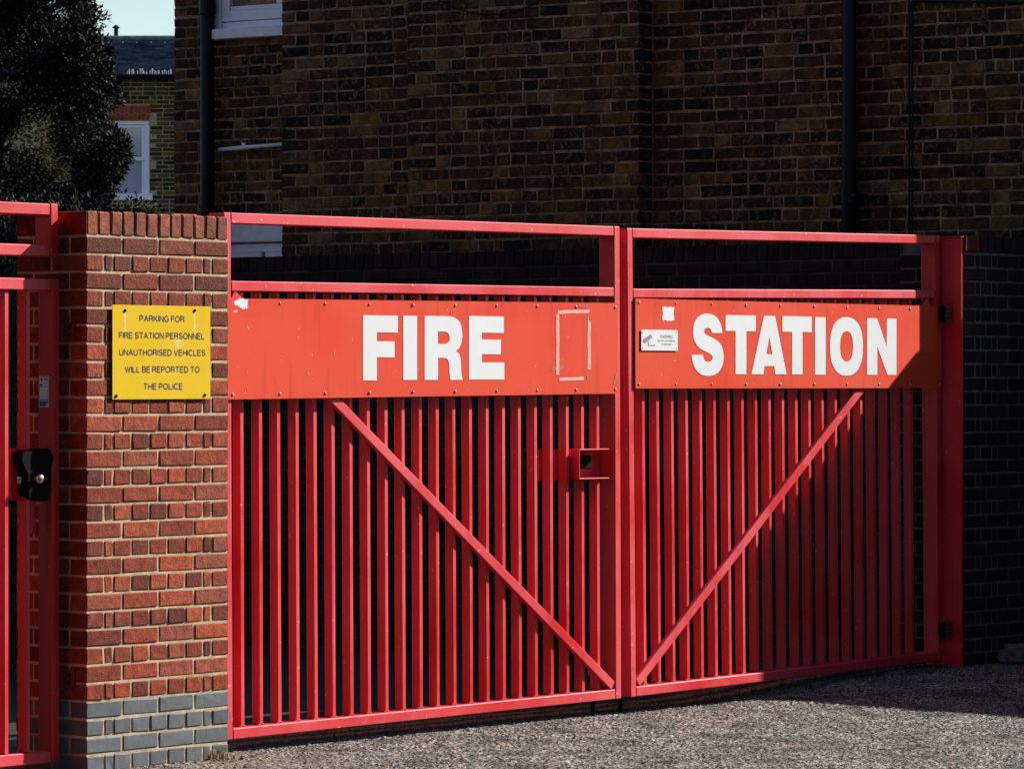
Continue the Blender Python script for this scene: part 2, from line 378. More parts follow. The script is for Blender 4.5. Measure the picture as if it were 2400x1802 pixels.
# ------------------------------------------------------------------ GROUND
def ground():
    bm = bmesh.new()
    def quad(x0, x1, y0, y1, z):
        bm.faces.new([bm.verts.new(p) for p in ((x0, y0, z), (x1, y0, z), (x1, y1, z), (x0, y1, z))])
    quad(-300, 300, -300, 300, -.012)
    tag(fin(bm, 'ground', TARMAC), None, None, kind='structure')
    # rough chipped surface where single chippings can be seen
    st = .0085
    xs = np.arange(-.45, 7.9, st); ys = np.arange(-3.35, 1.15, st)
    X, Y = np.meshgrid(xs, ys, indexing='ij'); rs = np.random.RandomState(3)
    dx, dy = X-CAM[0], Y-CAM[1]; Yc = dx*FWD[0]+dy*FWD[1]; Xc = dx*RGT[0]+dy*RGT[1]
    px = 1200+FPX*Xc/Yc; py = HOR+1.71*FPX/Yc
    vis = (px > -60) & (px < 2460) & (py < 1840) & (py > 1560)
    Z = rs.normal(0, .0034, X.shape)+.0
    def low(n, amp):
        nx, ny = int(X.shape[0]/n)+3, int(X.shape[1]/n)+3; g = rs.rand(nx, ny)
        ix = np.arange(X.shape[0])/n; iy = np.arange(X.shape[1])/n
        i0 = ix.astype(int); j0 = iy.astype(int); fx = (ix-i0)[:, None]; fy = (iy-j0)[None]
        fx = fx*fx*(3-2*fx); fy = fy*fy*(3-2*fy)
        return amp*((g[i0][:, j0]*(1-fx)+g[i0+1][:, j0]*fx)*(1-fy)+(g[i0][:, j0+1]*(1-fx)+g[i0+1][:, j0+1]*fx)*fy-.5)
    sm = lambda t: np.clip(t, 0, 1)**2*(3-2*np.clip(t, 0, 1))
    Z += .095*sm((X-4.7)/2.1)*sm((Y+1.7)/1.4)
    Z += low(5, .0025)+low(24, .005)+low(90, .010)
    X = X+rs.uniform(-.3, .3, X.shape)*st; Y = Y+rs.uniform(-.3, .3, Y.shape)*st
    idx = -np.ones(X.shape, int); q = vis[:-1, :-1] & vis[1:, :-1] & vis[:-1, 1:] & vis[1:, 1:]
    used = np.zeros(X.shape, bool); used[:-1, :-1] |= q; used[1:, :-1] |= q; used[:-1, 1:] |= q; used[1:, 1:] |= q
    idx[used] = np.arange(used.sum())
    V = np.stack([X[used], Y[used], Z[used]], 1)
    a = idx[:-1, :-1][q]; b = idx[1:, :-1][q]; c = idx[1:, 1:][q]; d = idx[:-1, 1:][q]
    Fq = np.stack([a, b, c, d], 1).astype(np.int32)
    me = bpy.data.meshes.new('road'); me.vertices.add(len(V)); me.vertices.foreach_set('co', V.ravel())
    me.loops.add(Fq.size); me.loops.foreach_set('vertex_index', Fq.ravel())
    me.polygons.add(len(Fq)); me.polygons.foreach_set('loop_start', np.arange(0, Fq.size, 4)); me.polygons.foreach_set('loop_total', np.full(len(Fq), 4))
    me.update(); me.validate()
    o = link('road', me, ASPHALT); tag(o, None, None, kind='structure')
ground()

# ------------------------------------------------------------------ LEFT BRICK PIER
CP = .0776; BH = .0660; J = .0115
PW = .893
def pier_courses():
    """English bond: returns per course (z0, kind) from the ground up"""
    out = []
    for k in range(30): out.append((k*CP+.004, 'H' if k % 2 == 0 else 'S', k < 4))
    return out
def h_row(w, x):
    """header row with closers, total width .893, starting at x"""
    seq = [.1025, .046]+[.1025]*5+[.046, .1025]; j = (w-sum(seq))/(len(seq)-1); r = []; s = x
    for a in seq: r.append((s, s+a)); s += a+j
    return r
def s_row(w, x, n=4):
    j = J; a = (w-(n-1)*j)/n; return [(x+i*(a+j), x+i*(a+j)+a) for i in range(n)]
pier = thing('brick_pier', (.45, .22, 0), 'red brick gate pier with blue brick foot carrying the yellow parking notice', 'brick pier')
fb, sb = [], []
for z0, k, blue in pier_courses():
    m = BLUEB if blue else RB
    if k == 'H':
        for i, (a, b) in enumerate(h_row(PW, 0)): fb.append((a, b, z0, z0+BH, .215 if i in (0, 8) else .1, m))
        sb += [(0, .215-.001, z0, z0+BH, .1025, m)]                       # far stretcher on the side face
    else:
        for i, (a, b) in enumerate(s_row(PW, 0)): fb.append((a, b, z0, z0+BH, .1025, m))
        sb += [(0, .1015, z0, z0+BH, .1, m), (.1125, .3265, z0, z0+BH, .1025, m)]
PD = .44
lay(pier, (0, 0, 0), (1, 0), fb, jit=.0022, bev=.004)
lay(pier, (0, PD, 0), (0, -1), sb, jit=.0019, bev=.0035, limit=400)
cz = 30*CP+.002
cb, cb2 = [], []
wd = PW/12
for i in range(12):
    m = PAINTED if i == 0 else RBC
    cb.append((i*wd+.004, (i+1)*wd-.004, cz, cz+.105+rng.uniform(-.003, .002), .213, RBC))
    cb2.append((i*wd+.004, (i+1)*wd-.004, cz, cz+.105, .212, m))
lay(pier, (0, 0, 0), (1, 0), cb, jit=.0022, bev=.006)
lay(pier, (0, .226, 0), (1, 0), cb2, jit=.0022, bev=.006)
# red paint brushed over the ends of the coping (thin coat a millimetre proud of the brick)
for y0, y1 in ((.004, .211), (.229, .436)):
    box('paint_coat', PAINTED, pier, -.0002, .006, y0, y1, cz+.003, cz+.103, .002)
box('paint_coat', RED, pier, .55, .70, .01, .12, cz+.1045, cz+.1085, .0015)
bm = bmesh.new(); bbox(bm, .0045, PW-.0045, .0045, PD-.0045, -.05, cz+.004)
bbox(bm, .008, PW-.008, .010, PD-.010, cz+.005, cz+.093)
fin(bm, 'mortar', MORTAR, pier)

# ------------------------------------------------------------------ LETTER SHAPES (heavy condensed capitals, unit boxes)
def cat(pts, n=7):
    """open Catmull-Rom through pts"""
    P = [pts[0]]+list(pts)+[pts[-1]]; out = []
    for i in range(1, len(P)-2):
        for k in range(n):
            t = k/n; a, b, c, d = P[i-1], P[i], P[i+1], P[i+2]
            out.append(tuple(.5*((2*b[j])+(-a[j]+c[j])*t+(2*a[j]-5*b[j]+4*c[j]-d[j])*t*t+(-a[j]+3*b[j]-3*c[j]+d[j])*t**3) for j in (0, 1)))
    out.append(P[-2]); return out
def supell(cx, cy, rx, ry, n=36, e=2.35):
    return [(cx+rx*math.copysign(abs(math.cos(t))**(2/e), math.cos(t)), cy+ry*math.copysign(abs(math.sin(t))**(2/e), math.sin(t))) for t in [2*math.pi*k/n for k in range(n)]]
SU = [(1403, 1135), (1390, 1180), (1350, 1210), (1315, 1218), (1270, 1205), (1235, 1165), (1218, 1080)]
S1 = cat([(1595, 650), (1590, 600), (1570, 500), (1520, 390), (1440, 310), (1310, 272), (1190, 300), (1100, 370), (1045, 480), (1025, 620), (1040, 760), (1090, 880), (1170, 960), (1260, 1010), (1340, 1050), (1390, 1090)]+SU, 4)
S2 = cat([(1000, 1080), (1010, 1180), (1040, 1290), (1100, 1390), (1190, 1465), (1310, 1490), (1430, 1470), (1530, 1400), (1595, 1280), (1620, 1130), (1605, 980), (1560, 870), (1480, 790), (1380, 735), (1300, 700), (1255, 665), (1238, 620), (1250, 580), (1280, 555), (1310, 550), (1350, 565), (1375, 600), (1390, 650)], 4)
GL = {
 'F': [[(0, 0), (0, 1), (1, 1), (1, .74), (.396, .74), (.396, .602), (.904, .602), (.904, .355), (.396, .355), (.396, 0)]],
 'I': [[(0, 0), (0, 1), (1, 1), (1, 0)]],
 'E': [[(0, 0), (0, 1), (.985, 1), (.985, .74), (.363, .74), (.363, .632), (.90, .632), (.90, .40), (.363, .40), (.363, .27), (1, .27), (1, 0)]],
 'R': [[(0, 0), (0, 1), (.55, 1)]+cat([(.55, 1), (.76, .985), (.92, .91), (.985, .76), (.975, .62), (.92, .52), (.82, .455)], 5)[1:]+cat([(.82, .455), (.90, .41), (.945, .33), (.955, .2), (.97, .07), (1, 0)], 5)[1:]+[(.675, 0)]+cat([(.675, 0), (.645, .12), (.64, .24), (.60, .32), (.50, .347)], 5)[1:]+[(.35, .347), (.35, 0)],
       [(.345, .757), (.52, .757)]+cat([(.52, .757), (.60, .74), (.645, .70), (.655, .66), (.645, .62), (.60, .58), (.52, .565)], 4)[1:]+[(.345, .565)]],
 'T': [[(.327, 0), (.327, .732), (0, .732), (0, 1), (1, 1), (1, .732), (.684, .732), (.684, 0)]],
 'A': [[(0, 0), (.352, 1), (.67, 1), (1, 0), (.674, 0), (.648, .14), (.367, .14), (.34, 0)], [(.418, .343), (.507, .64), (.595, .343)]],
 'O': [supell(.5, .5, .5, .51), supell(.5, .5, .195, .265)],
 'N': [[(0, 0), (0, 1), (.34, 1), (.668, .50), (.668, 1), (1, 1), (1, 0), (.69, 0), (.347, .50), (.347, 0)]],
 'S': [[((x-1000)/620, (1490-y)/1218) for x, y in S1+S2]],
}

# ------------------------------------------------------------------ THIN SANS STROKE LETTERS (small notices)
def arc(cx, cy, rx, ry, a0, a1, n=9): return [(cx+rx*math.cos(R_(a0+(a1-a0)*k/n)), cy+ry*math.sin(R_(a0+(a1-a0)*k/n))) for k in range(n+1)]
SF = {
 'A': (.70, [[(0, 0), (.35, 1), (.70, 0)], [(.13, .34), (.57, .34)]]),
 'B': (.60, [[(.36, .54), (0, .54)], [(0, 0), (0, 1), (.34, 1)]+arc(.34, .77, .22, .23, 90, -90)[1:], [(0, 0), (.34, 0)]+arc(.34, .27, .26, .27, -90, 90)[1:]]),
 'C': (.68, [arc(.35, .5, .35, .5, 42, 318, 18)]),
 'D': (.66, [[(0, 0), (0, 1), (.26, 1)]+arc(.26, .5, .40, .5, 90, -90, 14)[1:]+[(0, 0)]]),
 'E': (.55, [[(.55, 1), (0, 1), (0, 0), (.55, 0)], [(0, .53), (.50, .53)]]),
 'F': (.52, [[(.52, 1), (0, 1), (0, 0)], [(0, .52), (.46, .52)]]),
 'G': (.72, [arc(.36, .5, .36, .5, 45, 335, 18)+[(.70, .46), (.40, .46)]]),
 'H': (.62, [[(0, 0), (0, 1)], [(.62, 0), (.62, 1)], [(0, .53), (.62, .53)]]),
 'I': (.0, [[(0, 0), (0, 1)]]),
 'K': (.64, [[(0, 0), (0, 1)], [(.60, 1), (0, .36)], [(.20, .56), (.64, 0)]]),
 'L': (.50, [[(0, 1), (0, 0), (.50, 0)]]),
 'N': (.62, [[(0, 0), (0, 1), (.62, 0), (.62, 1)]]),
 'O': (.76, [arc(.38, .5, .38, .5, 0, 360, 26)]),
 'P': (.58, [[(0, 0), (0, 1), (.32, 1)]+arc(.32, .74, .26, .26, 90, -90)[1:]+[(0, .48)]]),
 'R': (.62, [[(0, 0), (0, 1), (.34, 1)]+arc(.34, .75, .25, .25, 90, -90)[1:]+[(0, .50)], [(.34, .50), (.52, .42), (.56, .12), (.62, 0)]]),
 'S': (.60, [arc(.30, .755, .27, .245, 25, 270, 12)+arc(.30, .265, .30, .245, 90, -155, 12)[0:]]),
 'T': (.62, [[(0, 1), (.62, 1)], [(.31, 1), (.31, 0)]]),
 'U': (.62, [[(0, 1), (0, .31)]+arc(.31, .31, .31, .31, 180, 360, 12)[1:]+[(.62, 1)]]),
 'V': (.66, [[(0, 1), (.33, 0), (.66, 1)]]),
 'W': (.92, [[(0, 1), (.23, 0), (.46, 1), (.69, 0), (.92, 1)]]),
}
def ribbon(bm, pts, w, y, sx, sz, x0, z0):
    P = [Vector((p[0]*sx, p[1]*sz)) for p in pts]; P = [p for i, p in enumerate(P) if i == 0 or (p-P[i-1]).length > 1e-6]
    n = len(P); closed = (P[0]-P[-1]).length < 1e-5; L, Rr = [], []
    for i in range(n):
        a = P[i]-P[i-1] if i > 0 else (P[-1]-P[-2] if closed else P[1]-P[0])
        b = P[i+1]-P[i] if i < n-1 else (P[1]-P[0] if closed else a)
        a = a.normalized(); b = b.normalized(); t = (a+b)
        t = t.normalized() if t.length > 1e-4 else a
        nn = Vector((-t.y, t.x)); k = max(.45, nn.dot(Vector((-a.y, a.x)))); h = w/2/k
        e = Vector((0, 0))
        L.append(P[i]+nn*h+e); Rr.append(P[i]-nn*h+e)
    if not closed:
        for (Q, s, dd) in ((L, 0, -1), (Rr, 0, -1), (L, -1, 1), (Rr, -1, 1)):
            pass
    vl = [bm.verts.new((x0+p.x, y, z0+p.y)) for p in L]; vr = [bm.verts.new((x0+p.x, y, z0+p.y)) for p in Rr]
    for i in range(n-1):
        try: bm.faces.new((vl[i], vr[i], vr[i+1], vl[i+1]))
        except ValueError: pass
def text_line(name, s, xa, xb, zb, cap, mat, parent, y, wt=.125, gap=.23, space=.30, zslope=0.0):
    tot = 0; lay_ = []
    for ch in s:
        if ch == ' ': tot += space; continue
        w, st = SF[ch]; lay_.append((tot, st)); tot += w+gap
    tot -= gap; sx = (xb-xa)/tot; bm = bmesh.new()
    inset = wt*cap/2
    for k, (x, st) in enumerate(lay_):
        for j, s_ in enumerate(st):
            ribbon(bm, [(a, .06+b*.88) for a, b in s_], wt*cap, y-.00004*j, sx, cap, xa+x*sx, zb+zslope*(x*sx))
    return fin(bm, name, mat, parent)

# ------------------------------------------------------------------ YELLOW PARKING NOTICE
def V3(px3, py3): return (px3/3.02, 450+py3/3.02)          # from the enlarged crop back to the photograph
x0, x1 = U(259.3, 0), U(489, 0)
zt, zb = Zy(370, 716.5, 0), Zy(370, 935.5, 0)
park = thing('parking_notice', ((x0+x1)/2, -.008, zb), 'yellow parking notice with black lettering screwed to the sunlit pier', 'sign')
box('plate', YELLOW, park, x0, x1, -.011, -.008, zb, zt, .0006)
for (px, py) in ((289, 728), (452, 728), (268, 928), (475.5, 926)):
    bm = bmesh.new(); u, z = U(px, 0), Zy(px, py, 0)
    bmesh.ops.create_uvsphere(bm, u_segments=10, v_segments=6, radius=.0075)
    bmesh.ops.scale(bm, vec=(1, .6, 1), verts=bm.verts); bmesh.ops.translate(bm, vec=(u, -.0125, z), verts=bm.verts)
    fin(bm, 'screw', BLACK, park, smooth=True)
for s, a, b, yb in (('PARKING FOR', 977, 1290, 920), ('FIRE STATION PERSONNEL', 831, 1433, 1040), ('UNAUTHORISED VEHICLES', 833, 1438, 1159),
                    ('WILL BE REPORTED TO', 874, 1397, 1278), ('THE POLICE', 1005, 1277, 1398)):
    pa, pb = V3(a, yb), V3(b, yb); pm = (pa[0]+pb[0])/2
    text_line('lettering', s, U(pa[0], 0), U(pb[0], 0), Zy(pm, pa[1], 0), .0272, BLACK_LET, park, -.0114, wt=.215)

# ------------------------------------------------------------------ GATES
GY0, GY1 = .13, .23            # frame front / back
def bar_box(bm, x0, x1, y0, y1, z0, z1): bbox(bm, x0, x1, y0, y1, z0, z1, .0025)
def make_gate(name, x0, x1, zb, zt, zm, tilt, bars, brace, label, cut=None):
    """frame with upper rail, middle rail, bottom rail; bars from middle rail down. world coords at x0, then rotated by tilt about x0"""
    g = thing(name, (x0, .18, 0), label, 'gate', rot=(0, -tilt, 0))
    def L(nm, xa, xb, ya, yb, za, zc, bev=.004):
        bm = bmesh.new(); bbox(bm, xa-x0, xb-x0, ya-.18, yb-.18, za, zc, bev)
        return fin(bm, nm, RED, g, local=True)
    S = .047
    L('stile', x0, x0+S, GY0, GY1, zb, zt); L('stile', x1-S, x1, GY0, GY1, zb, zt)
    e = .0012
    L('rail', x0+S+e, x1-S-e, GY0+.0005, GY1, zt-S-.002, zt-.0005); L('rail', x0+S+e, x1-S-e, GY0+.0005, GY0+.085, zm-S, zm)
    L('rail', x0+S+e, x1-S-e, GY0+.0005, GY1, zb+.0005, zb+.050)
    proto = None
    for xb in bars:
        if proto is None:
            bm = bmesh.new(); bar_box(bm, -.025, 0, -.025, .025, 0, zm-S-zb-.050-.004)
            # weld blobs at the foot
            for sx in (-.026, -.002):
                r = bmesh.ops.create_uvsphere(bm, u_segments=6, v_segments=4, radius=.007)
                bmesh.ops.scale(bm, vec=(1.1, .8, .7), verts=r['verts']); bmesh.ops.translate(bm, vec=(sx+.0015, -.02, .001), verts=r['verts'])
            me = bpy.data.meshes.new('bar'); bm.to_mesh(me); bm.free(); me.materials.append(RED); proto = me
        if cut and xb > cut[0]:
            for za, zc in ((zb+.052, cut[1]), (cut[2], zm-S-.002)):
                L('bar', xb-.025, xb, GY0+.031, GY0+.081, za, zc, .0025)
            continue
        o = link('bar', proto, RED, g); o.location = (xb-x0, GY0+.03-.18+.014+.012, zb+.052)
        o.rotation_euler = (rng.gauss(0, .0006), rng.gauss(0, .0004), 0)
    # diagonal brace, flat in front of the bars
    (xa, za), (xc, zc) = brace
    d = Vector((xc-xa, zc-za)); l = d.length; d /= l
    bm = bmesh.new(); bbox(bm, 0, l, GY0+.004, GY0+.029, -.024, .024, .003)
    ang = math.atan2(d.y, d.x)
    bmesh.ops.transform(bm, matrix=Matrix.Translation((xa-x0, -.18, za)) @ Matrix.Rotation(-ang, 4, 'Y'), verts=bm.verts)
    fin(bm, 'brace', RED, g, local=True)
    return g
# fire leaf
GLX0, GLX1 = 1.015, U(1457, GY0)
gl = make_gate('gate_leaf', GLX0, GLX1, .067, 2.461, 2.151, .006, [1.172+.125*k for k in range(22)], ((1.075, 2.09), (GLX1-.062, .135)),
               'red steel gate leaf beside the sunlit brick pier, carrying the FIRE board', (3.6, 1.183, 1.336))
GRX0, GRX1 = U(1479, GY0), U(2211, GY0)
gr = make_gate('gate_leaf', GRX0, GRX1, .086, 2.472, 2.164, .0135, [4.182+.1222*k for k in range(21)], ((GRX0+.065, .155), (GRX1-.11, 2.10)),
               'red steel gate leaf on the right, half in shade, carrying the STATION board')
# hasp guard box on the fire leaf
def gbox(g, nm, mat, x0, x1, y0, y1, z0, z1, bev=.001, label=None):
    return box(nm, mat, g, x0, x1, y0, y1, z0, z1, bev, label=label)
hx0, hx1, hz0, hz1 = U(1359, .12), U(1428, .12), 1.208, 1.348
lb = thing('lock_guard', ((hx0+hx1)/2, .2, hz0), 'open red steel lock guard box welded near the free edge of the fire leaf', 'lock')
gbox(lb, 'guard_plate', RED, hx0-.002, hx1, .120, .222, hz1, hz1+.006); gbox(lb, 'guard_plate', RED, hx0-.002, hx1, .120, .222, hz0-.006, hz0)
gbox(lb, 'guard_plate', RED, hx0-.006, hx0, .120, .222, hz0, hz1)
gbox(lb, 'back_plate', RED, hx0-.20, GLX1-.048, .223, .229, hz0-.01, hz1+.004)
gbox(lb, 'lock_body', BLACK, hx0+.10, hx0+.165, .175, .2225, hz0+.045, hz0+.112, .006)
gbox(lb, 'bolt', BLACK, hx0+.03, hx0+.07, .19, .2225, hz0+.004, hz0+.03, .004)
# drop bolts
for px in (1389, 1454):
    o = thing('drop_bolt', (U(px, .24), .24, 0), 'black drop bolt under the gates, %s' % ('the one nearer the brick pier' if px < 1400 else 'at the meeting edge of the leaves'), 'bolt', 'drop bolts below the gates')
    bm = bmesh.new(); tube(bm, [(U(px, .24), .24, -.02), (U(px, .24), .24, .30)], .011, 8); fin(bm, 'rod', BLACK, o)
    gbox(o, 'keeper', RED, U(px, .24)-.02, U(px, .24)+.02, .2345, .256, .20, .24, .002)

# sign boards
def rivet_proto():
    bm = bmesh.new(); bmesh.ops.create_uvsphere(bm, u_segments=10, v_segments=6, radius=.0075)
    bmesh.ops.scale(bm, vec=(1, .62, 1), verts=bm.verts); me = bpy.data.meshes.new('rivet'); bm.to_mesh(me); bm.free(); me.materials.append(RIVET)
    me.polygons.foreach_set('use_smooth', [True]*len(me.polygons)); return me
RIV = rivet_proto()
BY = .120                                             # board front face
def board(name, x0, x1, zl, zr, h, label, riv, word, glyphs):
    """zl/zr: bottom heights at both ends"""
    t = thing(name, (x0, BY, zl), label, 'sign')
    bm = bmesh.new(); nseg = 60; rr = random.Random(len(word))
    fr, bk = [], []
    for i in range(nseg+1):
        f = i/nseg; x = x0+(x1-x0)*f; z = zl+(zr-zl)*f
        wv = -.0035*math.sin(f*9+1)*(.3+.7*math.sin(f*3.1))-(.004*(1-f*14) if f < .07 and word == 'FIRE' else 0)
        for lst, dy in ((fr, 0), (bk, .004)):
            lst.append([bm.verts.new((x, BY+wv*.35*k+dy, z+h*kk)) for k, kk in ((1, 0), (0, .2), (0, .5), (0, .8), (1, 1))])
    for i in range(nseg):
        for k in range(4):
            bm.faces.new((fr[i][k], fr[i+1][k], fr[i+1][k+1], fr[i][k+1])); bm.faces.new((bk[i][k], bk[i][k+1], bk[i+1][k+1], bk[i+1][k]))
        bm.faces.new((fr[i][0], bk[i][0], bk[i+1][0], fr[i+1][0])); bm.faces.new((fr[i][4], fr[i+1][4], bk[i+1][4], bk[i][4]))
    for e in (0, nseg):
        for k in range(4): bm.faces.new((fr[e][k], fr[e][k+1], bk[e][k+1], bk[e][k]))
    fin(bm, 'panel', BOARD, t)
    def zz(x): return zl+(zr-zl)*(x-x0)/(x1-x0)
    for top in (0, 1):
        for px in riv[top]:
            x = U(px, BY); o = link('rivet', RIV, None, t)
            o.location = Vector((x, BY-.001, zz(x)+(h-.020 if top else .022)))-t.location
            o.scale = [rng.uniform(.85, 1.1)]*3
    for ch, pa, pb, za, zc in glyphs:
        xa, xb = U(pa, BY), U(pb, BY)
        lettering('letter', [[(xa+(xb-xa)*a, za+(zc-za)*b) for a, b in pl] for pl in GL[ch]], WHITE_LET, t, BY-.0011, .0005)
    return t
zl = Zy(540, 936, BY); zr = Zy(1447, 922.3, BY)
rvL = [px for px in (656, 762, 866, 968, 1067, 1164, 1259, 1350, 1442)]
fire = board('sign_board', U(536, BY)-.02, U(1448, BY), zl, zr, .458, 'orange red riveted board reading FIRE across the leaf beside the brick pier', ([545]+rvL, rvL), 'FIRE',
  [('F', 850, 932, 1.699, 2.006), ('I', 944.5, 977, 1.701, 2.007), ('R', 994.5, 1084, 1.701, 2.008), ('E', 1098.5, 1181.5, 1.703, 2.011)])
zl = Zy(1489, 910.5, BY); zr = Zy(2204, 909.3, BY)
rvR = [1497.5, 1584, 1668, 1748.5, 1829, 1908.5, 1985, 2060, 2133, 2202]
station = board('sign_board', U(1489.5, BY), U(2208, BY), zl, zr, .4585, 'orange red riveted board reading STATION with a shadow over its right end', (rvR, rvR), 'STATION',
  [('S', 1620.5, 1695.5, 1.721, 2.046), ('T', 1700, 1771, 1.730, 2.040), ('A', 1760.5, 1843, 1.730, 2.040), ('T', 1833, 1902, 1.729, 2.040), ('I', 1909.5, 1934.5, 1.728, 2.038), ('O', 1944.5, 2022, 1.726, 2.038), ('N', 2031.5, 2100.5, 1.728, 2.038)])
# remnants of tape and scraped paint on the boards
def patch(nm, mat, t, pts, dy, rough=0, lab=None):
    P = []
    for i in range(len(pts)):
        a, b = pts[i], pts[(i+1) % len(pts)]; n = 1 if not rough else 7
        for k in range(n):
            f = k/n; P.append((a[0]+(b[0]-a[0])*f+(rng.uniform(-rough, rough) if rough else 0), a[1]+(b[1]-a[1])*f+(rng.uniform(-rough, rough) if rough else 0)))
    return lettering(nm, [[(U(x, BY), Zy(x, y, BY)) for x, y in P]], mat, t, BY-.0007-dy, .0002, lab)
def z6(x, y): return (1100+x/3.195, 480+y/3.195)
for pl, mt in (([(662, 790), (902, 785), (897, 812), (660, 818)], TAPE), ([(648, 822), (672, 820), (672, 1272), (650, 1272)], TAPE),
           ([(884, 812), (893, 860), (908, 880), (908, 1235), (884, 1233)], TAPE), ([(672, 1296), (856, 1286), (856, 1314), (672, 1320)], TAPE),
           ([(605, 1244), (622, 1212), (648, 1210), (648, 1238)], TAPED), ([(673, 1206), (706, 1200), (706, 1228), (673, 1236)], TAPED), ([(876, 1270), (897, 1256), (890, 1305), (880, 1312)], TAPED),
           ([(1094, 1265), (1112, 1262), (1092, 1345), (1075, 1350)], TAPED), ([(815, 752), (893, 750), (888, 766), (818, 763)], TAPED)):
    patch('tape_strip', mt, fire, [z6(*p) for p in pl], .0004 if mt is TAPE else .0002, rough=.5)
def z5(x, y): return (500+x/3.16, 480+y/3.16)
patch('scraped_patch', STICK, fire, [z5(*p) for p in ((148, 700), (250, 698), (255, 765), (215, 770), (150, 730))], .0003, rough=2.6)
patch('scraped_patch', STICK, fire, [z5(*p) for p in ((150, 785), (180, 782), (178, 790), (150, 795))], .0003, rough=.6)
patch('scraped_patch', STICK, station, [z6(*p) for p in ((1443, 765), (1530, 766), (1533, 868), (1445, 866))], .0003, rough=1.2)
for p in ((255, 915), (625, 985), (895, 1100), (247, 1245), (237, 1385), (1760, 800), (700, 1650-1300+900)):
    patch('scratch', TAPE, fire, [z5(*q) for q in ((p[0]-2, p[1]-9), (p[0]+2, p[1]-10), (p[0]+3, p[1]+9), (p[0]-1, p[1]+8))], .0003, rough=.3)
# camera warning notice
def z8(x, y): return (1500+x/8.305, 700+y/8.305)
cx0, cz1 = U(z8(8, 0)[0], BY), Zy(1545, z8(0, 610)[1], BY); cx1, cz0 = U(z8(718, 0)[0], BY), Zy(1545, z8(0, 1012)[1], BY)
cctv = thing('warning_notice', ((cx0+cx1)/2, BY-.004, cz0), 'small white security camera warning notice at the left end of the STATION board', 'sign')
box('plate', WHITE_LET, cctv, cx0, cx1, BY-.006, BY-.004, cz0, cz1, .0005)
def z8p(x, y): a = z8(x, y); return (U(a[0], BY), Zy(a[0], a[1], BY))
lettering('camera_symbol', [[z8p(*p) for p in ((48, 793), (190, 690), (218, 765), (130, 825), (80, 865), (42, 845))], [z8p(*p) for p in ((136, 830), (150, 822), (152, 905), (255, 905), (255, 890), (265, 893), (265, 925), (255, 925), (255, 916), (140, 916))]], GREY_LET, cctv, BY-.0068, .0003)
for x, y in ((25, 660), (690, 655), (32, 970), (690, 970)):
    bm = bmesh.new(); bmesh.ops.create_uvsphere(bm, u_segments=8, v_segments=5, radius=.003); q = z8p(x, y)
    bmesh.ops.translate(bm, vec=(q[0], BY-.006, q[1]), verts=bm.verts); fin(bm, 'screw', STEEL, cctv)
def font_line(nm, s, xa, xb, zb, cap, mat, parent, y):
    cu = bpy.data.curves.new('tmp', 'FONT'); cu.body = s; ob = bpy.data.objects.new('tmp', cu)
    me = bpy.data.meshes.new_from_object(ob); bpy.data.objects.remove(ob); bpy.data.curves.remove(cu)
    bm = bmesh.new(); bm.from_mesh(me); bpy.data.meshes.remove(me)
    xs = [v.co.x for v in bm.verts]; mx, mn = max(xs), min(xs)
    for v in bm.verts:
        v.co = Vector((xa+(v.co.x-mn)/(mx-mn)*(xb-xa), y, zb+v.co.y/.73*cap))
    return fin(bm, nm, mat, parent)
for s, a, b, yb, cp in (('WARNING', 375, 622, 770, .0185), ('Security surveillance', 325, 668, 836, .0125), ('in operation', 405, 598, 904, .0125)):
    q0, q1 = z8p(a, yb), z8p(b, yb); font_line('lettering', s, q0[0], q1[0], q0[1], cp, GREY_LET, cctv, BY-.0064)

# ------------------------------------------------------------------ RIGHT POST, HINGES, RIGHT PIER
UR = 6.889
post = thing('gate_post', (UR-.02, .2, 0), 'shaded red steel gate post against the right hand brick pier', 'post')
gbox(post, 'post_body', RED, UR-.030, UR-.004, .008, .24, .07, 2.495, .004)
gbox(post, 'top_plate', RED, UR-.030, UR+.12, .004, .24, 2.497, 2.503, .001)
for z in (2.07, .30):
    h = box('hinge', BLACK, post, UR-.085, UR-.031, .085, .125, z-.045, z+.045, .003)
    bm = bmesh.new()
    for dz in (-.035, -.012, .012, .035): bbox(bm, UR-.075, UR-.05, .06, .09, z+dz-.008, z+dz+.008, .002)
    tube(bm, [(UR-.062, .075, z-.055), (UR-.062, .075, z+.055)], .009, 8)
    fin(bm, 'hinge_knuckle', RUST, h)
rp = thing('brick_pier', (7.3, .2, 0), 'dark shaded brick pier at the right edge behind the red post', 'brick pier')
fb = []
RW = .93; zc2 = 31
for k in range(zc2):
    z0 = .02+k*.0772
    if k % 2 == 0:
        seq = [.215, .1025, .046, .1025, .046, .1025, .1025, .1025]
        seq = [.1025, .046, .1025, .046, .215, .1025, .1025, .1025]
    else: seq = [.215, .215, .215, .215]
    s = 0
    for a in seq:
        if s+a > RW+.01: break
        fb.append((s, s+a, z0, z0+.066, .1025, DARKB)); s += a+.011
lay(rp, (UR, 0, 0), (1, 0), fb, jit=.0015, bev=.005, limit=260)
rv = []
for k in range(zc2):
    z0 = .02+k*.0772
    rv += [(0, .187, z0, z0+.066, .05, DARKB)] if k % 2 == 0 else [(0, .0995, z0, z0+.066, .05, DARKB), (.11, .187, z0, z0+.066, .05, DARKB)]
lay(rp, (UR-.001, .44, 0), (0, -1), rv, jit=.0015, bev=.004)
cz2 = .02+zc2*.0772+.002; cb = []
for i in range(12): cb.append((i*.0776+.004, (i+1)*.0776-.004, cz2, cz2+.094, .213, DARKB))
lay(rp, (UR, 0, 0), (1, 0), cb, jit=.002, bev=.006)
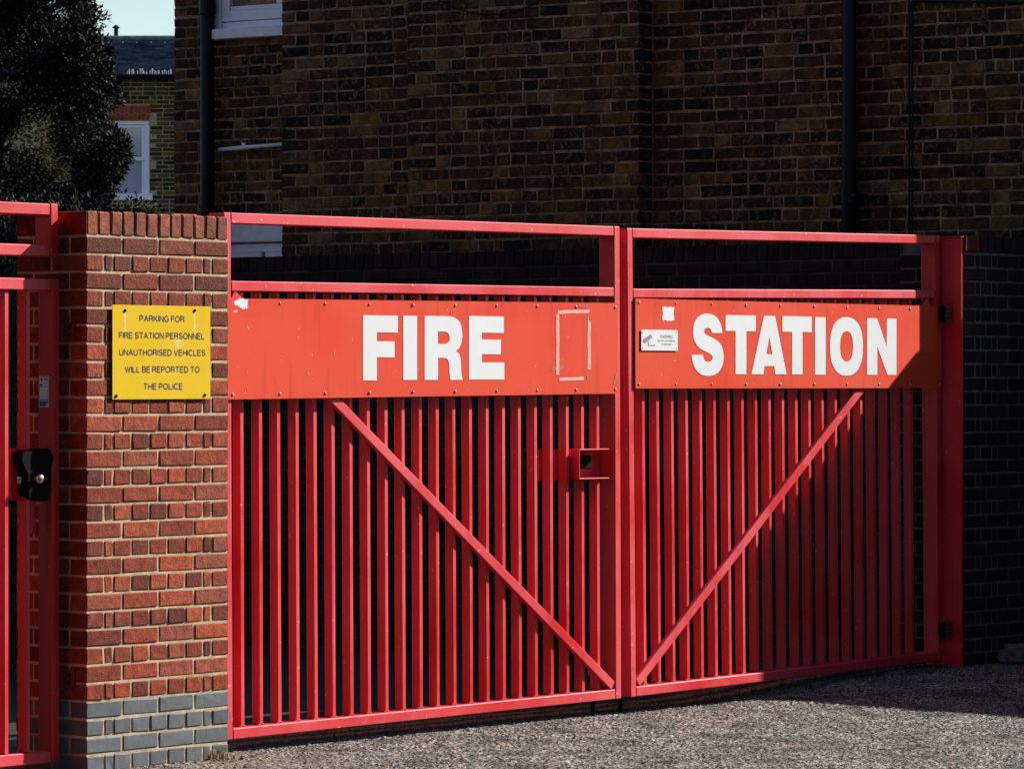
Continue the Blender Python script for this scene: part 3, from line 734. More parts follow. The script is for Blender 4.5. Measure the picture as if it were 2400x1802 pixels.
bm = bmesh.new(); bbox(bm, UR+.0055, 7.86, .0055, .44, -.05, cz2+.003); bbox(bm, UR+.008, 7.86, .01, .42, cz2+.004, cz2+.084)
fin(bm, 'mortar', MORTAR_R, rp)
box('paint_coat', PAINTED, rp, UR+.001, UR+.135, -.0045, .006, cz2+.005, cz2+.091, .002)

# ------------------------------------------------------------------ YARD WALL (behind the gates, runs away from the pier)
yw = thing('yard_wall', (6.95, 4, 0), 'dark shaded brick yard wall with brick on edge coping behind the gates', 'wall')
YL = 8.6; YF = 6.935
yb_ = []
for k in range(32):
    z0 = .01+k*.0745
    s = 0
    if k % 2 == 0:
        s = -.056
    while s < YL:
        a = .215 if (k % 2) else .1025
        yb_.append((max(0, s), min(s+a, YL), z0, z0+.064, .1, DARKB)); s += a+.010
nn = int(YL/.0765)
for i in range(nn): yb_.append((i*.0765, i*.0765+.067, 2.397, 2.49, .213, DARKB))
yb_ = [b for b in yb_ if b[1]-b[0] > .03]
lay(yw, (YF, .44+YL, 0), (0, -1), yb_, jit=.002, bev=.005)
bm = bmesh.new(); bbox(bm, YF+.0055, YF+.22, .44, .44+YL, -.05, 2.395); bbox(bm, YF+.008, YF+.21, .45, .43+YL, 2.396, 2.475)
fin(bm, 'mortar', MORTAR_Y, yw)

# ------------------------------------------------------------------ BIG BUILDING (side wall turned 4 degrees)
AB = R_(4.3); DB = Vector((-math.sin(AB), math.cos(AB), 0)); NB = Vector((-math.cos(AB), -math.sin(AB), 0))
C0 = Vector((7.80, -.41, 0))
def tb(px, off=0.0):
    """distance along the wall at which the sight line px meets the plane pushed out by off, and depth"""
    o = C0+NB*off; d = Vector((ray(px)[0], ray(px)[1], 0)); q = Vector((CAM[0], CAM[1], 0))
    t = (o-q).dot(NB)/d.dot(NB); P = q+d*t; return (P-o).dot(DB), t
def zbw(px, py, off=0.0): return CAM[2]+(HOR-py)*tb(px, off)[1]/FPX
bld = thing('brick_building', (7.9, 3, 0), 'tall sooty stock brick building side wall rising behind the gates', 'building')
def bond(t0, t1, zlo, zhi, pitch, mat, seed, hshare=.45, off0=0):
    """irregular bond; s measured from t1 (far) to t0 (near)"""
    r = random.Random(seed); out = []; z = zlo; k = 0; Lw = t1-t0
    while z < zhi:
        s = 0; h = pitch-.0125-r.uniform(0, .004)
        first = True
        while s < Lw-.02:
            a = (.105 if (k % 2) else .215) if first else (.105 if r.random() < hshare else r.choice((.215, .22, .205)))
            first = False
            if r.random() < .04: a = .06
            if s+a > Lw: a = Lw-s
            elif Lw-(s+a) < .05: a = Lw-s
            if a > .03: out.append((s, s+a, z, z+h, .1, mat))
            s += a+r.uniform(.009, .014)
        z += pitch; k += 1
    return out
TF = tb(660)[0]; TC1 = tb(955, .15)[0]; TC0 = tb(1499, .15)[0]; TP = tb(1982)[0]
ZLO, ZHI = 2.28, 4.75
PB = .0762
Ldir = (-DB.x, -DB.y)
def wall_face(t0, t1, off, seed, limit, zlo=ZLO, zhi=ZHI, parent=None, mat=STOCK):
    o = C0+NB*off+DB*t1
    lay(parent or bld, (o.x, o.y, 0), Ldir, bond(t0, t1, zlo, zhi, PB, mat, seed), jit=.004, bev=.0045, limit=limit, proud=0)
wall_face(TC1, TF, 0, 1, 70); wall_face(TC0, TC1, .15, 2, 120); wall_face(TP, TC0, 0, 3, 60); wall_face(0, TP-.004, -.12, 4, 45)
# return face of the chimney breast (faces the street)
SOOT_SHADE = brick_mat('tarred_brick', [(0, (.006, .007, .007)), (1, (.014, .015, .013))])  # sooty breast return; on the downpipe return it paints the pipe's shadow band
rdir = (-NB.x, -NB.y)
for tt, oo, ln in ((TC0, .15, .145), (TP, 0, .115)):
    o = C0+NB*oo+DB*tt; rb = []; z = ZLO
    while z < ZHI: rb.append((0, ln, z, z+.064, .02, SOOT_SHADE)); z += PB
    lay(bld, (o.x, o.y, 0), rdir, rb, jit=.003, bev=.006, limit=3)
def slab(name, mat, parent, t0, t1, off0, off1, z0, z1, bev=0):
    """box in wall coordinates (t along the wall, off outwards)"""
    bm = bmesh.new(); bbox(bm, t0, t1, off0, off1, z0, z1, bev)
    M = Matrix((( DB.x, NB.x, 0, C0.x), (DB.y, NB.y, 0, C0.y), (0, 0, 1, 0), (0, 0, 0, 1)))
    bmesh.ops.transform(bm, matrix=M, verts=bm.verts)
    return fin(bm, name, mat, parent)
HB = 9.0
slab('mortar', MORTAR_U, bld, TP+.004, TF-.004, -6, -.0055, 0, HB)
slab('mortar', MORTAR_U, bld, 0, TP+.002, -6, -.1255, 0, HB)
slab('corner_sun_stop', STOCK, bld, .002, .5, -.30, -.002, 0, HB-.01)  # unseen stub added at the corner to block sun leaking past the setback
slab('mortar', MORTAR_U, bld, TC0+.006, TC1-.006, -.0055, .1445, 0, HB)
# recessed rear wing
RO = -2.15
T1 = tb(408, RO)[0]
lay(bld, tuple((C0+NB*RO+DB*T1))[:2]+(0,), Ldir, [b for b in bond(TF+.1, T1, 2.3, 4.75, .0762, STOCK, 9) if not (
      # window openings left free
      ((T1-b[0]) < tb(503, RO)[0]+.0 and (b[3] > zbw(560, 100, RO))) or ((T1-b[0]) < tb(500, RO)[0] and (b[2] < zbw(560, 528, RO))))], jit=.004, bev=.008, limit=75)
slab('mortar', MORTAR_U, bld, TF-.5, T1-.004, RO-.6, RO-.0055, 0, HB)
# upper window: sill, frame, sash, pane
def on_wall(px): return tb(px, RO)[0]
w0, w1 = on_wall(502), TF+.2
zs0, zs1 = zbw(580, 92, RO), zbw(580, 68, RO)
def part_slab(nm, mat, p, a, b, o0, o1, z0, z1, bev=.004): return slab(nm, mat, p, min(a, b), max(a, b), RO+o0, RO+o1, z0, z1, bev)
slab('window_opening', MORTAR_U, bld, TF+.1, w0, RO-.01, RO-.004, zs1-.01, 4.8)
wf = part_slab('window', UPVC, bld, w0-.02, w0-.09, -.06, .03, zs1+.0, 4.9)
part_slab('sill', SILL, wf, w0+.05, w1-.3, -.02, .10, zs0, zs1, .006)
part_slab('frame', UPVC, wf, w0-.091, w1-.3, -.06, .02, zs1+.0, zs1+.055)
part_slab('sash', UPVC, wf, w0-.10, w0-.17, -.05, .035, zs1+.057, 4.9); part_slab('sash', UPVC, wf, w0-.171, w1-.3, -.05, .035, zs1+.057, zs1+.135)
part_slab('glazing_bead', UPVC, wf, w0-.171, w1-.3, -.05, .022, zs1+.1355, zs1+.165)
part_slab('pane', GLASS, wf, w0-.17, w1-.3, -.03, -.005, zs1+.166, 4.9, 0)
wm = on_wall(653); part_slab('mullion', UPVC, wf, wm, wm-.06, -.05, .03, zs1+.166, 4.9)
# lower window head seen through the gate
zl1, zl0 = zbw(590, 524, RO), zbw(590, 568, RO)
lw = part_slab('window', SILL, bld, on_wall(500), w1-.3, -.02, .03, zl0, zl1+.03, .004)
zz1 = zl0-.012
part_slab('frame', UPVC, lw, on_wall(505), w1-.3, -.06, .0, zz1-.06, zz1)
wm = on_wall(620)
part_slab('sash', UPVC, lw, on_wall(510), wm+.02, -.05, .02, zz1-.16, zz1-.062); part_slab('sash', UPVC, lw, wm-.02, w1-.3, -.05, .02, zz1-.16, zz1-.062)
part_slab('pane', GLASS, lw, on_wall(505), w1-.3, -.07, -.062, zz1-1.1, zz1-.16, 0)
# pipes and cables
def pt_w(px, py, off):
    t, dd = tb(px, off); P = C0+NB*off+DB*t; return Vector((P.x, P.y, CAM[2]+(HOR-py)*dd/FPX))
p1 = thing('soil_pipe', pt_w(486, 886, RO+.09).xy.to_3d(), 'black soil pipe on the recessed rear wall left of the white window', 'pipe')
bm = bmesh.new(); a = pt_w(486, 0, RO+.09); tube(bm, [(a.x, a.y, 0), (a.x, a.y, 6)], .052, 14); fin(bm, 'pipe_run', PIPE, p1, smooth=True)
for z in (2.6, 4.35):
    bm = bmesh.new(); tube(bm, [(a.x, a.y, z), (a.x, a.y, z+.11)], .062, 14); fin(bm, 'collar', PIPE, p1)
p2 = thing('waste_pipe', pt_w(600, 345, RO+.04), 'thin white waste pipe sloping across the wall under the window', 'pipe')
bm = bmesh.new(); tube(bm, [pt_w(514, 351, RO+.05), pt_w(600, 344, RO+.04), pt_w(690, 337, RO+.04)], .015, 10); fin(bm, 'pipe_run', UPVC, p2, smooth=True)
for px in (572,):
    q = pt_w(px, 348-(px-514)*.082-2, RO+.03); bm = bmesh.new(); bbox(bm, q.x-.008, q.x+.008, q.y-.015, q.y+.015, q.z-.015, q.z+.02, .003); fin(bm, 'clip', UPVC, p2)
p3 = thing('downpipe', pt_w(1985, 886, .08).xy.to_3d(), 'black cast iron downpipe fixed to the sooty brick building', 'pipe')
bm = bmesh.new(); a = pt_w(1990, 0, .0); tube(bm, [(a.x, a.y, 0), (a.x, a.y, 6)], .044, 16); fin(bm, 'pipe_run', PIPE, p3, smooth=True)
for z in (2.75, 4.05):
    bm = bmesh.new(); tube(bm, [(a.x, a.y, z), (a.x, a.y, z+.10)], .054, 16); bbox(bm, a.x-.04, a.x+.10, a.y-.075, a.y+.075, z+.03, z+.055, .004); fin(bm, 'collar', PIPE, p3)
c1 = thing('cable', pt_w(2135, 886, .01).xy.to_3d(), 'thin black cable running straight down the wall near the right edge', 'cable')
bm = bmesh.new()
for dx in (0, 7):
    tube(bm, [pt_w(2131+dx+.02*k+rng.uniform(-.6, .6), k*60-120, -.104) for k in range(14)], .006, 6)
fin(bm, 'cable_run', PIPE, c1)
c2 = thing('cable', pt_w(1155, 40, .13), 'sagging black cable loop hanging across the top of the wall', 'cable')
bm = bmesh.new(); tube(bm, [pt_w(1020+26*k, 36-((k-5.0)**2)*1.6-(k*.2), .165) for k in range(11)], .0055, 6); fin(bm, 'cable_run', PIPE, c2)
c3 = thing('cable', pt_w(2260, 6, .02), 'thin dark cable along the wall at the top right corner', 'cable')
bm = bmesh.new(); tube(bm, [pt_w(2140+40*k, 3+(.5 if k % 2 else -.5)+k*.6, -.10) for k in range(9)], .008, 6); fin(bm, 'cable_run', PIPE, c3)
# garden wall continuing from the building corner towards the street (outside the picture, casts the stepped shadow)
sw = thing('boundary_wall', (7.95, -3, 0), 'stepped brick boundary wall running from the building corner towards the street', 'wall')
bm = bmesh.new(); bbox(bm, 7.80, 8.03, -1.06, -.42, 0, 2.72); fin(bm, 'wall_end', STOCK, sw)
bm = bmesh.new(); bbox(bm, 7.80, 8.03, -9, -1.062, 0, 1.93); fin(bm, 'wall_run', STOCK, sw)

# ------------------------------------------------------------------ LEFT SIDE GATE AND OVERPANEL
lgx1 = -.048; LY = .118
lg = thing('side_gate', (lgx1, LY+.03, 0), 'narrow red barred side gate left of the pier with black lock', 'gate')
LZ0, LZ1 = .045, 2.140
gbox(lg, 'stile', RED, lgx1-.047, lgx1, LY, LY+.085, LZ0, LZ1, .004)
gbox(lg, 'rail', RED, -1.35, lgx1-.048, LY+.0005, LY+.06, LZ1-.052, LZ1-.0005, .004)
gbox(lg, 'rail', RED, -1.35, lgx1-.048, LY+.0005, LY+.06, LZ0+.0005, LZ0+.052, .004)
bm = bmesh.new(); bbox(bm, -.025, 0, 0, .05, 0, LZ1-LZ0-.108, .0025); me = bpy.data.meshes.new('bar'); bm.to_mesh(me); bm.free(); me.materials.append(RED)
for k in range(9):
    o = link('bar', me, None, lg); o.location = Vector((-.213-.126*k, LY+.012, LZ0+.054))-lg.location
gbox(lg, 'stile', RED, -1.40, -1.351, LY, LY+.085, LZ0, LZ1, .004)
LX = lambda px: U(px, LY)
# plate and lock
gbox(lg, 'lock_plate', RED, LX(30), LX(112), LY+.055, LY+.061, Zy(70, 1172, LY), Zy(70, 1050, LY), .001)
gbox(lg, 'lock_plate', RED, LX(75), LX(108), LY+.063, LY+.069, Zy(70, 1252, LY), Zy(70, 1178, LY), .001)
lock = thing('keypad_lock', (LX(90), LY+.01, Zy(90, 1177, LY)), 'black weather hooded lock with round steel knobs on the side gate', 'lock')
hood = [(50, 1062), (70, 1052), (112, 1050), (124, 1072), (113, 1100), (112, 1170), (103, 1175), (64, 1168), (63, 1108), (45, 1078)]
bm = bmesh.new(); prism(bm, [(LX(x), Zy(x, y, LY)) for x, y in hood], LY-.012, LY+.054)
bmesh.ops.bevel(bm, geom=list(bm.edges), offset=.004, segments=2, affect='EDGES'); fin(bm, 'lock_body', BLACK, lock)
def knob(px, py, y, r, mt):
    bm = bmesh.new(); bmesh.ops.create_uvsphere(bm, u_segments=20, v_segments=12, radius=r)
    bmesh.ops.scale(bm, vec=(1, .8, 1), verts=bm.verts); bmesh.ops.translate(bm, vec=(U(px, y), y, Zy(px, py, y)), verts=bm.verts)
    tube(bm, [(U(px, y), y, Zy(px, py, y)), (U(px, y), y+.05, Zy(px, py, y))], r*.55, 12)
    fin(bm, 'knob', mt, lock, smooth=True)
knob(93, 1122, LY-.040, .0215, STEEL); knob(46, 1124, LY+.04, .0215, STEEL)
# inspection sticker on the inner side of the stile
def on_side(y_, z): return (lgx1-.0475, y_, z)
def ys(px):                                    # depth along the stile side face seen at px
    d = ray(px); t = (lgx1-.0475-CAM[0])/d[0]; return CAM[1]+t*d[1]
st = thing('inspection_sticker', on_side(ys(103), Zy(103, 954, LY)), 'white and blue inspection sticker on the side gate stile', 'sticker')
ya, yb2 = ys(91.5), ys(115); z_t, z_b = Zy(103, 881, LY), Zy(103, 954, LY); hh = z_t-z_b; ww = ya-yb2
def sq(nm, mt, f0, f1, g0, g1, k): return box(nm, mt, st, lgx1-.0475-.0005-.00035*k, lgx1-.0475-.00035*k, ya-ww*f0, ya-ww*f1, z_b+hh*g0, z_b+hh*g1)
sq('backing', STICK2, 0, 1, 0, 1, 0); sq('border', BLUE_P, .06, .94, .02, .98, 1); sq('field', STICK2, .09, .91, .25, .64, 2); sq('field', STICK2, .09, .91, .66, .96, 2)
sq('mark', BLUE_P, .12, .36, .67, .74, 3); sq('mark', GREY_LET, .5, .88, .86, .92, 3); sq('mark', GREY_LET, .42, .85, .755, .78, 3); sq('mark', RED_P, .16, .36, .84, .93, 3)
sq('mark', STICK, .7, .93, .03, .12, 3); sq('mark', STICK, .14, .9, .185, .225, 3)
for k in range(7): sq('ruled_line', GREY_LET, .11, .9, .29+k*.042, .294+k*.042, 3)
# overpanel
op = thing('overpanel', (-.05, .15, 2.22), 'open red box section frame fixed above the side gate', 'frame')
OY = .13; ox1 = U(137, OY); oz0, oz1 = Zy(130, 603, OY), Zy(130, 478, OY)
gbox(op, 'stile', RED, ox1-.047, ox1, OY, OY+.10, oz0, oz1, .005)
gbox(op, 'rail', RED, -1.4, ox1-.048, OY+.0005, OY+.10, oz1-.052, oz1-.0005, .005)
gbox(op, 'rail', RED, -1.4, ox1-.048, OY+.0005, OY+.10, oz0+.0005, oz0+.052, .005)
gbox(op, 'fixing_lug', RED, ox1+.001, -.001, OY+.03, OY+.07, oz0+.05, oz0+.09, .002)
# hinges on the pier side
for py0, py1, nm in ((755, 798, 'upper'), (1567, 1613, 'lower')):
    z0, z1 = Zy(165, py1, .09), Zy(165, py0, .09)
    h = thing('hinge_plate', (-.006, .09, z0), 'small rusty red two bolt hinge plate on the pier side, the %s one' % nm, 'hinge', 'hinge plates on the pier')
    gbox(h, 'plate', RUST, -.010, -.001, .068, .128, z0, z1, .002)
    gbox(h, 'leaf', RUST, -.046, -.0105, .122, .130, z0-.004, z1+.004, .001)
    for f in (.3, .7):
        bm = bmesh.new(); tube(bm, [(-.008, .095, z0+(z1-z0)*f), (-.016, .095, z0+(z1-z0)*f)], .007, 8); fin(bm, 'bolt', BLACK, h)

# ------------------------------------------------------------------ SMALL THINGS ON THE GROUND
def blades(name, x, y, n, h, spread, mat, label, seed):
    r = random.Random(seed); t = thing(name, (x, y, 0), label, 'weed'); bm = bmesh.new()
    for _ in range(n):
        a = r.uniform(0, 6.28); b = Vector((x+r.gauss(0, spread), y+r.gauss(0, spread*.5), -.003)); l = r.uniform(.4, 1)*h
        dd = Vector((math.cos(a), math.sin(a), 0)); s = Vector((-dd.y, dd.x, 0))*.0016
        m = b+dd*l*.25+Vector((0, 0, l*.7)); e = b+dd*l*r.uniform(.4, .9)+Vector((0, 0, l*r.uniform(.8, 1)))
        v = [bm.verts.new(p) for p in (b-s, b+s, m+s*.8, m-s*.8, e)]
        bm.faces.new(v[:4]); bm.faces.new((v[3], v[2], v[4]))
    fin(bm, 'grass_blades', mat, t)['kind'] = 'stuff'
blades('weed_tuft', .80, -.03, 70, .085, .035, DRY, 'dry straw coloured weed tuft at the foot of the sunlit pier', 1)
blades('weed_tuft', 6.38, .30, 60, .07, .05, DRY, 'small dry weed tuft in shade under the hinge end of the right gate', 2)
def pebbles():
    r = random.Random(5); t = bmesh.new()
    for _ in range(420):
        u = r.uniform(-.1, 1.5); w = -.02-abs(r.gauss(0, .16)) if u < .95 else r.gauss(-.02, .14)
        s = r.uniform(.003, .008)*(1.5 if r.random() < .06 else 1)
        q = bmesh.ops.create_icosphere(t, subdivisions=1, radius=s)
        for v in q['verts']: v.co = Vector((v.co.x*r.uniform(.7, 1.3), v.co.y*r.uniform(.7, 1.3), v.co.z*r.uniform(.5, .9)))
        bmesh.ops.translate(t, vec=(u, w, .004+s*.3), verts=q['verts'])
    o = fin(t, 'grit', GRITM); tag(o, 'loose pale grit and leaf bits scattered at the pier foot', 'grit', kind='stuff')
m, nt, b = new_mat('loose_grit'); cc = ramp(nt, rnd(nt), [(0, (.03, .028, .025)), (.5, (.16, .13, .10)), (.85, (.32, .26, .2)), (1, (.6, .55, .48))]).outputs[0]; nt.links.new(cc, b.inputs['Base Color']); b.inputs['Roughness'].default_value = .9
GRITM = m
pebbles()
bm = bmesh.new(); bmesh.ops.create_cube(bm, size=1); bmesh.ops.scale(bm, vec=(.62, .20, .13), verts=bm.verts)
bmesh.ops.bevel(bm, geom=list(bm.edges), offset=.035, segments=2, affect='EDGES'); bmesh.ops.subdivide_edges(bm, edges=list(bm.edges), cuts=2, use_grid_fill=True)
r = random.Random(8)
for v in bm.verts: v.co += Vector((r.gauss(0, .004), r.gauss(0, .004), r.gauss(0, .004)))
bmesh.ops.translate(bm, vec=(7.47, -.13, .145), verts=bm.verts)
tag(fin(bm, 'stone_block', STONE), 'rough grey kerb stone lying at the foot of the dark right hand pier', 'stone')

# ------------------------------------------------------------------ FAR HOUSE (square to the view)
HD = 73.0
FV = Vector((FWD[0], FWD[1], 0)); RV = Vector((RGT[0], RGT[1], 0)); CV = Vector((CAM[0], CAM[1], 0))
def hx(px): return (px-1200)/FPX*HD
def hz(py, dd=HD): return CAM[2]+(HOR-py)*dd/FPX
MH = Matrix(((RV.x, FV.x, 0, (CV+FV*HD).x), (RV.y, FV.y, 0, (CV+FV*HD).y), (0, 0, 1, 0), (0, 0, 0, 1)))
house = thing('brick_house', (CV+FV*(HD+2)+RV*hx(200)), 'distant yellow brick house with slate roof and white sash window behind the tree', 'house')
def hb(nm, mat, par, x0, x1, y0, y1, z0, z1, bev=0):
    bm = bmesh.new(); bbox(bm, x0, x1, y0, y1, z0, z1, bev); bmesh.ops.transform(bm, matrix=MH, verts=bm.verts); return fin(bm, nm, mat, par)
HX0, HX1 = hx(-350), hx(520); zE = hz(178)
wx0, wx1, wz0, wz1 = hx(205), hx(351), hz(470), hz(283)
hl = []
z = .0; k = 0; rr = random.Random(4)
while z < zE:
    s = (k % 2)*.11; 
    while s < HX1-HX0:
        a = rr.choice((.215, .215, .105)); x = HX0+s
        c = (x+a/2); zc = z+.03
        inside = (wx0-.02 < c < wx1+.02 and wz0-.1 < zc < wz1+.0) or (hx(198) < c < hx(358) and hz(284) < zc < hz(246))
        if zc > hz(560) and hx(130) < c < hx(440) and not inside: hl.append((s, s+a, z, z+.064, .1, HOUSEB))
        s += a+.011
    z += .0755; k += 1
o0 = CV+FV*HD+RV*HX0
# clip bricks that run into the window or the lintel
hl2 = []
for b in hl:
    a, e = HX0+b[0], HX0+b[1]
    if wz0-.1 < b[2] < wz1 and a < wx1 < e: b = (wx1-HX0+.005,)+b[1:]
    if b[1]-b[0] > .03: hl2.append(b)
lay(house, (o0.x, o0.y, 0), (RV.x, RV.y), hl2, jit=.002, bev=.006, limit=300)
bm = bmesh.new()
for (a, b, c, d) in ((HX0, wx0, 0, zE), (wx1, HX1, 0, zE), (wx0+.0, wx1, 0, wz0), (wx0, wx1, wz1, zE)):
    bbox(bm, a, b, .006, .3, c, d)
bmesh.ops.transform(bm, matrix=MH, verts=bm.verts); fin(bm, 'mortar', MORTAR_H, house)
hb('interior_wall', BLACK, house, wx0, wx1, .305, .4, wz0, wz1)
# flat arch of red bricks
lin = hb('lintel', MORTAR_H, house, hx(200), hx(352), -.004, .1, hz(282.5), hz(247.5))
nv = 15
for i in range(nv):
    f0, f1 = i/nv, (i+1)/nv; xa0, xa1 = hx(204)+(hx(350)-hx(204))*f0, hx(204)+(hx(350)-hx(204))*f1
    xt0, xt1 = hx(198)+(hx(356)-hx(198))*f0, hx(198)+(hx(356)-hx(198))*f1; g = .006; zm = .5 if i % 2 else .38
    for (q0, q1) in ((0, zm-.02), (zm+.02, 1)):
        za, zc = hz(282)+(hz(248)-hz(282))*q0, hz(282)+(hz(248)-hz(282))*q1
        bm = bmesh.new()
        prism(bm, [(xa0+(xt0-xa0)*q0+g, za), (xa1+(xt1-xa1)*q0-g, za), (xa1+(xt1-xa1)*q1-g, zc), (xa0+(xt0-xa0)*q1+g, zc)], -.014, .0)
        bmesh.ops.transform(bm, matrix=MH, verts=bm.verts); fin(bm, 'brick', LINTB, lin)
wn_ = hb('window', UPVC, house, wx0+.002, wx1-.002, .02, .12, wz1-.07, wz1-.002, .01)
hb('frame', UPVC, wn_, wx1-.085, wx1-.003, .02, .12, wz0+.002, wz1-.072, .01); hb('frame', UPVC, wn_, wx0+.003, wx0+.085, .02, .12, wz0+.002, wz1-.072, .01)
zmid = hz(372)
for (za, zc, yy) in ((zmid-.03, wz1-.075, .05), (wz0+.01, zmid+.02, .08)):
    hb('sash', UPVC, wn_, wx1-.145, wx1-.087, yy, yy+.04, za, zc); hb('sash', UPVC, wn_, wx0+.087, wx0+.145, yy, yy+.04, za, zc)
    hb('sash', UPVC, wn_, wx0+.146, wx1-.146, yy, yy+.04, za, za+.055 if yy < .07 else za+.11); hb('sash', UPVC, wn_, wx0+.146, wx1-.146, yy, yy+.04, zc-.05, zc)
    hb('pane', GLASS2, wn_, wx0+.146, wx1-.146, yy+.02, yy+.028, za+.06, zc-.05)
hb('curtain', STICK, wn_, wx1-.34, wx1-.16, .15, .16, wz0+.05, wz1-.1); hb('curtain', STICK, wn_, wx0+.16, wx0+.34, .15, .16, wz0+.05, wz1-.1)
hb('sill', SILL, wn_, wx0-.06, wx1+.05, -.07, .15, hz(470), hz(455), .01)
# roof slope with slates, gutter, ridge flashing
zR = hz(95, 76); RYd = 3.2
rf = hb('roof', LEAD, house, HX0-.2, HX1, RYd-.1, RYd+.25, hz(97, 76.2), hz(85, 76.2), .02)
rows = 13; r4 = random.Random(6)
verts, faces = [], []
sl_lim = 0
slope_v = Vector((0, RYd, zR-zE-.02))
bm = bmesh.new()
a = [bm.verts.new(p) for p in ((HX0-.2, -.15, zE+.02-.03), (HX1, -.15, zE-.01), (HX1, RYd, zR-.03), (HX0-.2, RYd, zR-.03))]; bm.faces.new(a)
bmesh.ops.transform(bm, matrix=MH, verts=bm.verts); fin(bm, 'underlay', SLATE, rf)
sb_ = bmesh.new(); cnt = 0
sv = slope_v.normalized(); su = slope_v.length/rows
for i in range(rows):
    x = hx(150)-(i % 2)*.13
    while x < hx(425):
        p = Vector((x, -.15, zE))+sv*su*i
        bmq = bmesh.new(); bbox(bmq, 0, .245, 0, su*1.05, 0, .008); ang = math.atan2(sv.z, sv.y)
        bmesh.ops.transform(bmq, matrix=MH @ Matrix.Translation(p+Vector((0, 0, .012+r4.uniform(0, .004)))) @ Matrix.Rotation(ang-.012, 4, 'X'), verts=bmq.verts)
        fin(bmq, 'slate', SLATE, rf); cnt += 1
        x += .255
hb('gutter', BLACK, rf, HX0-.2, HX1, -.28, -.16, zE-.07, zE+.01, .02)
r5 = random.Random(12)
for i in range(26):
    xx = hx(300)+i*.036+r5.uniform(-.008, .008)
    if r5.random() < .8: hb('eave_strip', STICK, rf, xx, xx+r5.uniform(.008, .02), -.19, -.155, zE+.012, zE+.012+r5.uniform(.04, .10))  # short pale upright strips along the eave
vc = thing('roof_vent', (CV+FV*(HD+3.3)+RV*hx(272)*1.045+Vector((0, 0, hz(84, 76.3)))), 'small black roof vent cowl standing on the ridge of the far house', 'vent')
dv_ = 76.3; vx = (272-1200)/FPX*dv_
def vb(nm, pts, r_):
    bm = bmesh.new(); tube(bm, pts, r_, 12); bmesh.ops.transform(bm, matrix=MH, verts=bm.verts); fin(bm, nm, BLACK, vc)
vb('flue', [(vx, 3.3, hz(86, dv_)), (vx, 3.3, hz(67, dv_))], .04); vb('cowl', [(vx, 3.3, hz(68, dv_)), (vx, 3.3, hz(65, dv_)), (vx, 3.3, hz(59, dv_))], [.05, .075, .012])

# ------------------------------------------------------------------ TREE AND GREENERY
def view_pt(px, py, dd): return CV+FV*dd+RV*((px-1200)/FPX*dd)+Vector((0, 0, CAM[2]+(HOR-py)*dd/FPX))
def leaf_cloud(clumps, n, ll, lw, seed):
    rs = np.random.RandomState(seed); w = np.array([c[3]**2 for c in clumps]); w /= w.sum()
    k = rs.choice(len(clumps), n, p=w); C = np.array([c[:3] for c in clumps])[k]; Rr = np.array([c[3] for c in clumps])[k][:, None]
    d = rs.normal(size=(n, 3)); d /= np.linalg.norm(d, axis=1)[:, None]
    P = C+d*Rr*(rs.rand(n, 1)**.45)*np.array([1, 1, .8])
    a = rs.normal(size=(n, 3))*.8+d+np.array([0, 0, .5]); a /= np.linalg.norm(a, axis=1)[:, None]
    b = np.cross(a, rs.normal(size=(n, 3))); b /= np.linalg.norm(b, axis=1)[:, None]
    L = ll*rs.uniform(.6, 1.3, (n, 1)); W = lw*rs.uniform(.7, 1.2, (n, 1))
    V = np.stack([P, P+a*L*.5+b*W*.5, P+a*L, P+a*L*.5-b*W*.5], 1).reshape(-1, 3)
    me = bpy.data.meshes.new('crown'); me.vertices.add(len(V)); me.vertices.foreach_set('co', V.ravel().astype(np.float32))
    me.loops.add(4*n); me.loops.foreach_set('vertex_index', np.arange(4*n, dtype=np.int32)); me.polygons.add(n)
    me.polygons.foreach_set('loop_start', np.arange(0, 4*n, 4, dtype=np.int32)); me.polygons.foreach_set('loop_total', np.full(n, 4, np.int32))
    me.update(); return me
def plant(name, label, cat_, dd, outline_fn, nclump, nleaf, ll, lw, mat, seed, base_px, depth=1.3, rr=(.10, .22), ttop=250):
    r = random.Random(seed); base = view_pt(base_px, HOR, dd); base.z = 0
    t = thing(name, base, label, cat_); cl = []
    while len(cl) < nclump:
        px, py, e = outline_fn(r)
        p = view_pt(px, py, dd+r.uniform(-depth, depth)); cl.append((p.x, p.y, p.z, r.uniform(*rr)*e))
    me = leaf_cloud(cl, nleaf, ll, lw, seed); me.transform(Matrix.Translation(-base)); link('crown', me, mat, t)
    bm = bmesh.new(); top = view_pt(base_px+20, ttop, dd)
    tube(bm, [(0, 0, -.1), (.05, 0, 1.2), tuple((top-base)*.55), tuple(top-base)], [.16, .13, .09, .03], 10); fin(bm, 'trunk', BARK, t, local=True)
    bm = bmesh.new()
    for c in cl[::3]:
        q = Vector(c[:3])-base; s = q*.82+Vector((r.uniform(-.1, .1), r.uniform(-.1, .1), -.10)); s.z = q.z-r.uniform(.12, .3)
        tube(bm, [tuple(s), tuple((s+q)/2+Vector((r.uniform(-.04, .04), 0, -.03))), tuple(q)], [.010, .007, .002], 5)
    fin(bm, 'twigs', BARK, t, local=True)['kind'] = 'stuff'
    return t
EDGE = [(0, 232), (60, 236), (100, 246), (150, 268), (190, 292), (232, 308), (250, 258), (284, 250), (306, 285), (335, 318), (370, 318), (410, 290), (450, 272), (500, 262)]
def edge_at(y):
    for (a, b), (c, d) in zip(EDGE, EDGE[1:]):
        if a <= y <= c: return b+(d-b)*(y-a)/(c-a)
    return EDGE[0][1] if y < 0 else EDGE[-1][1]
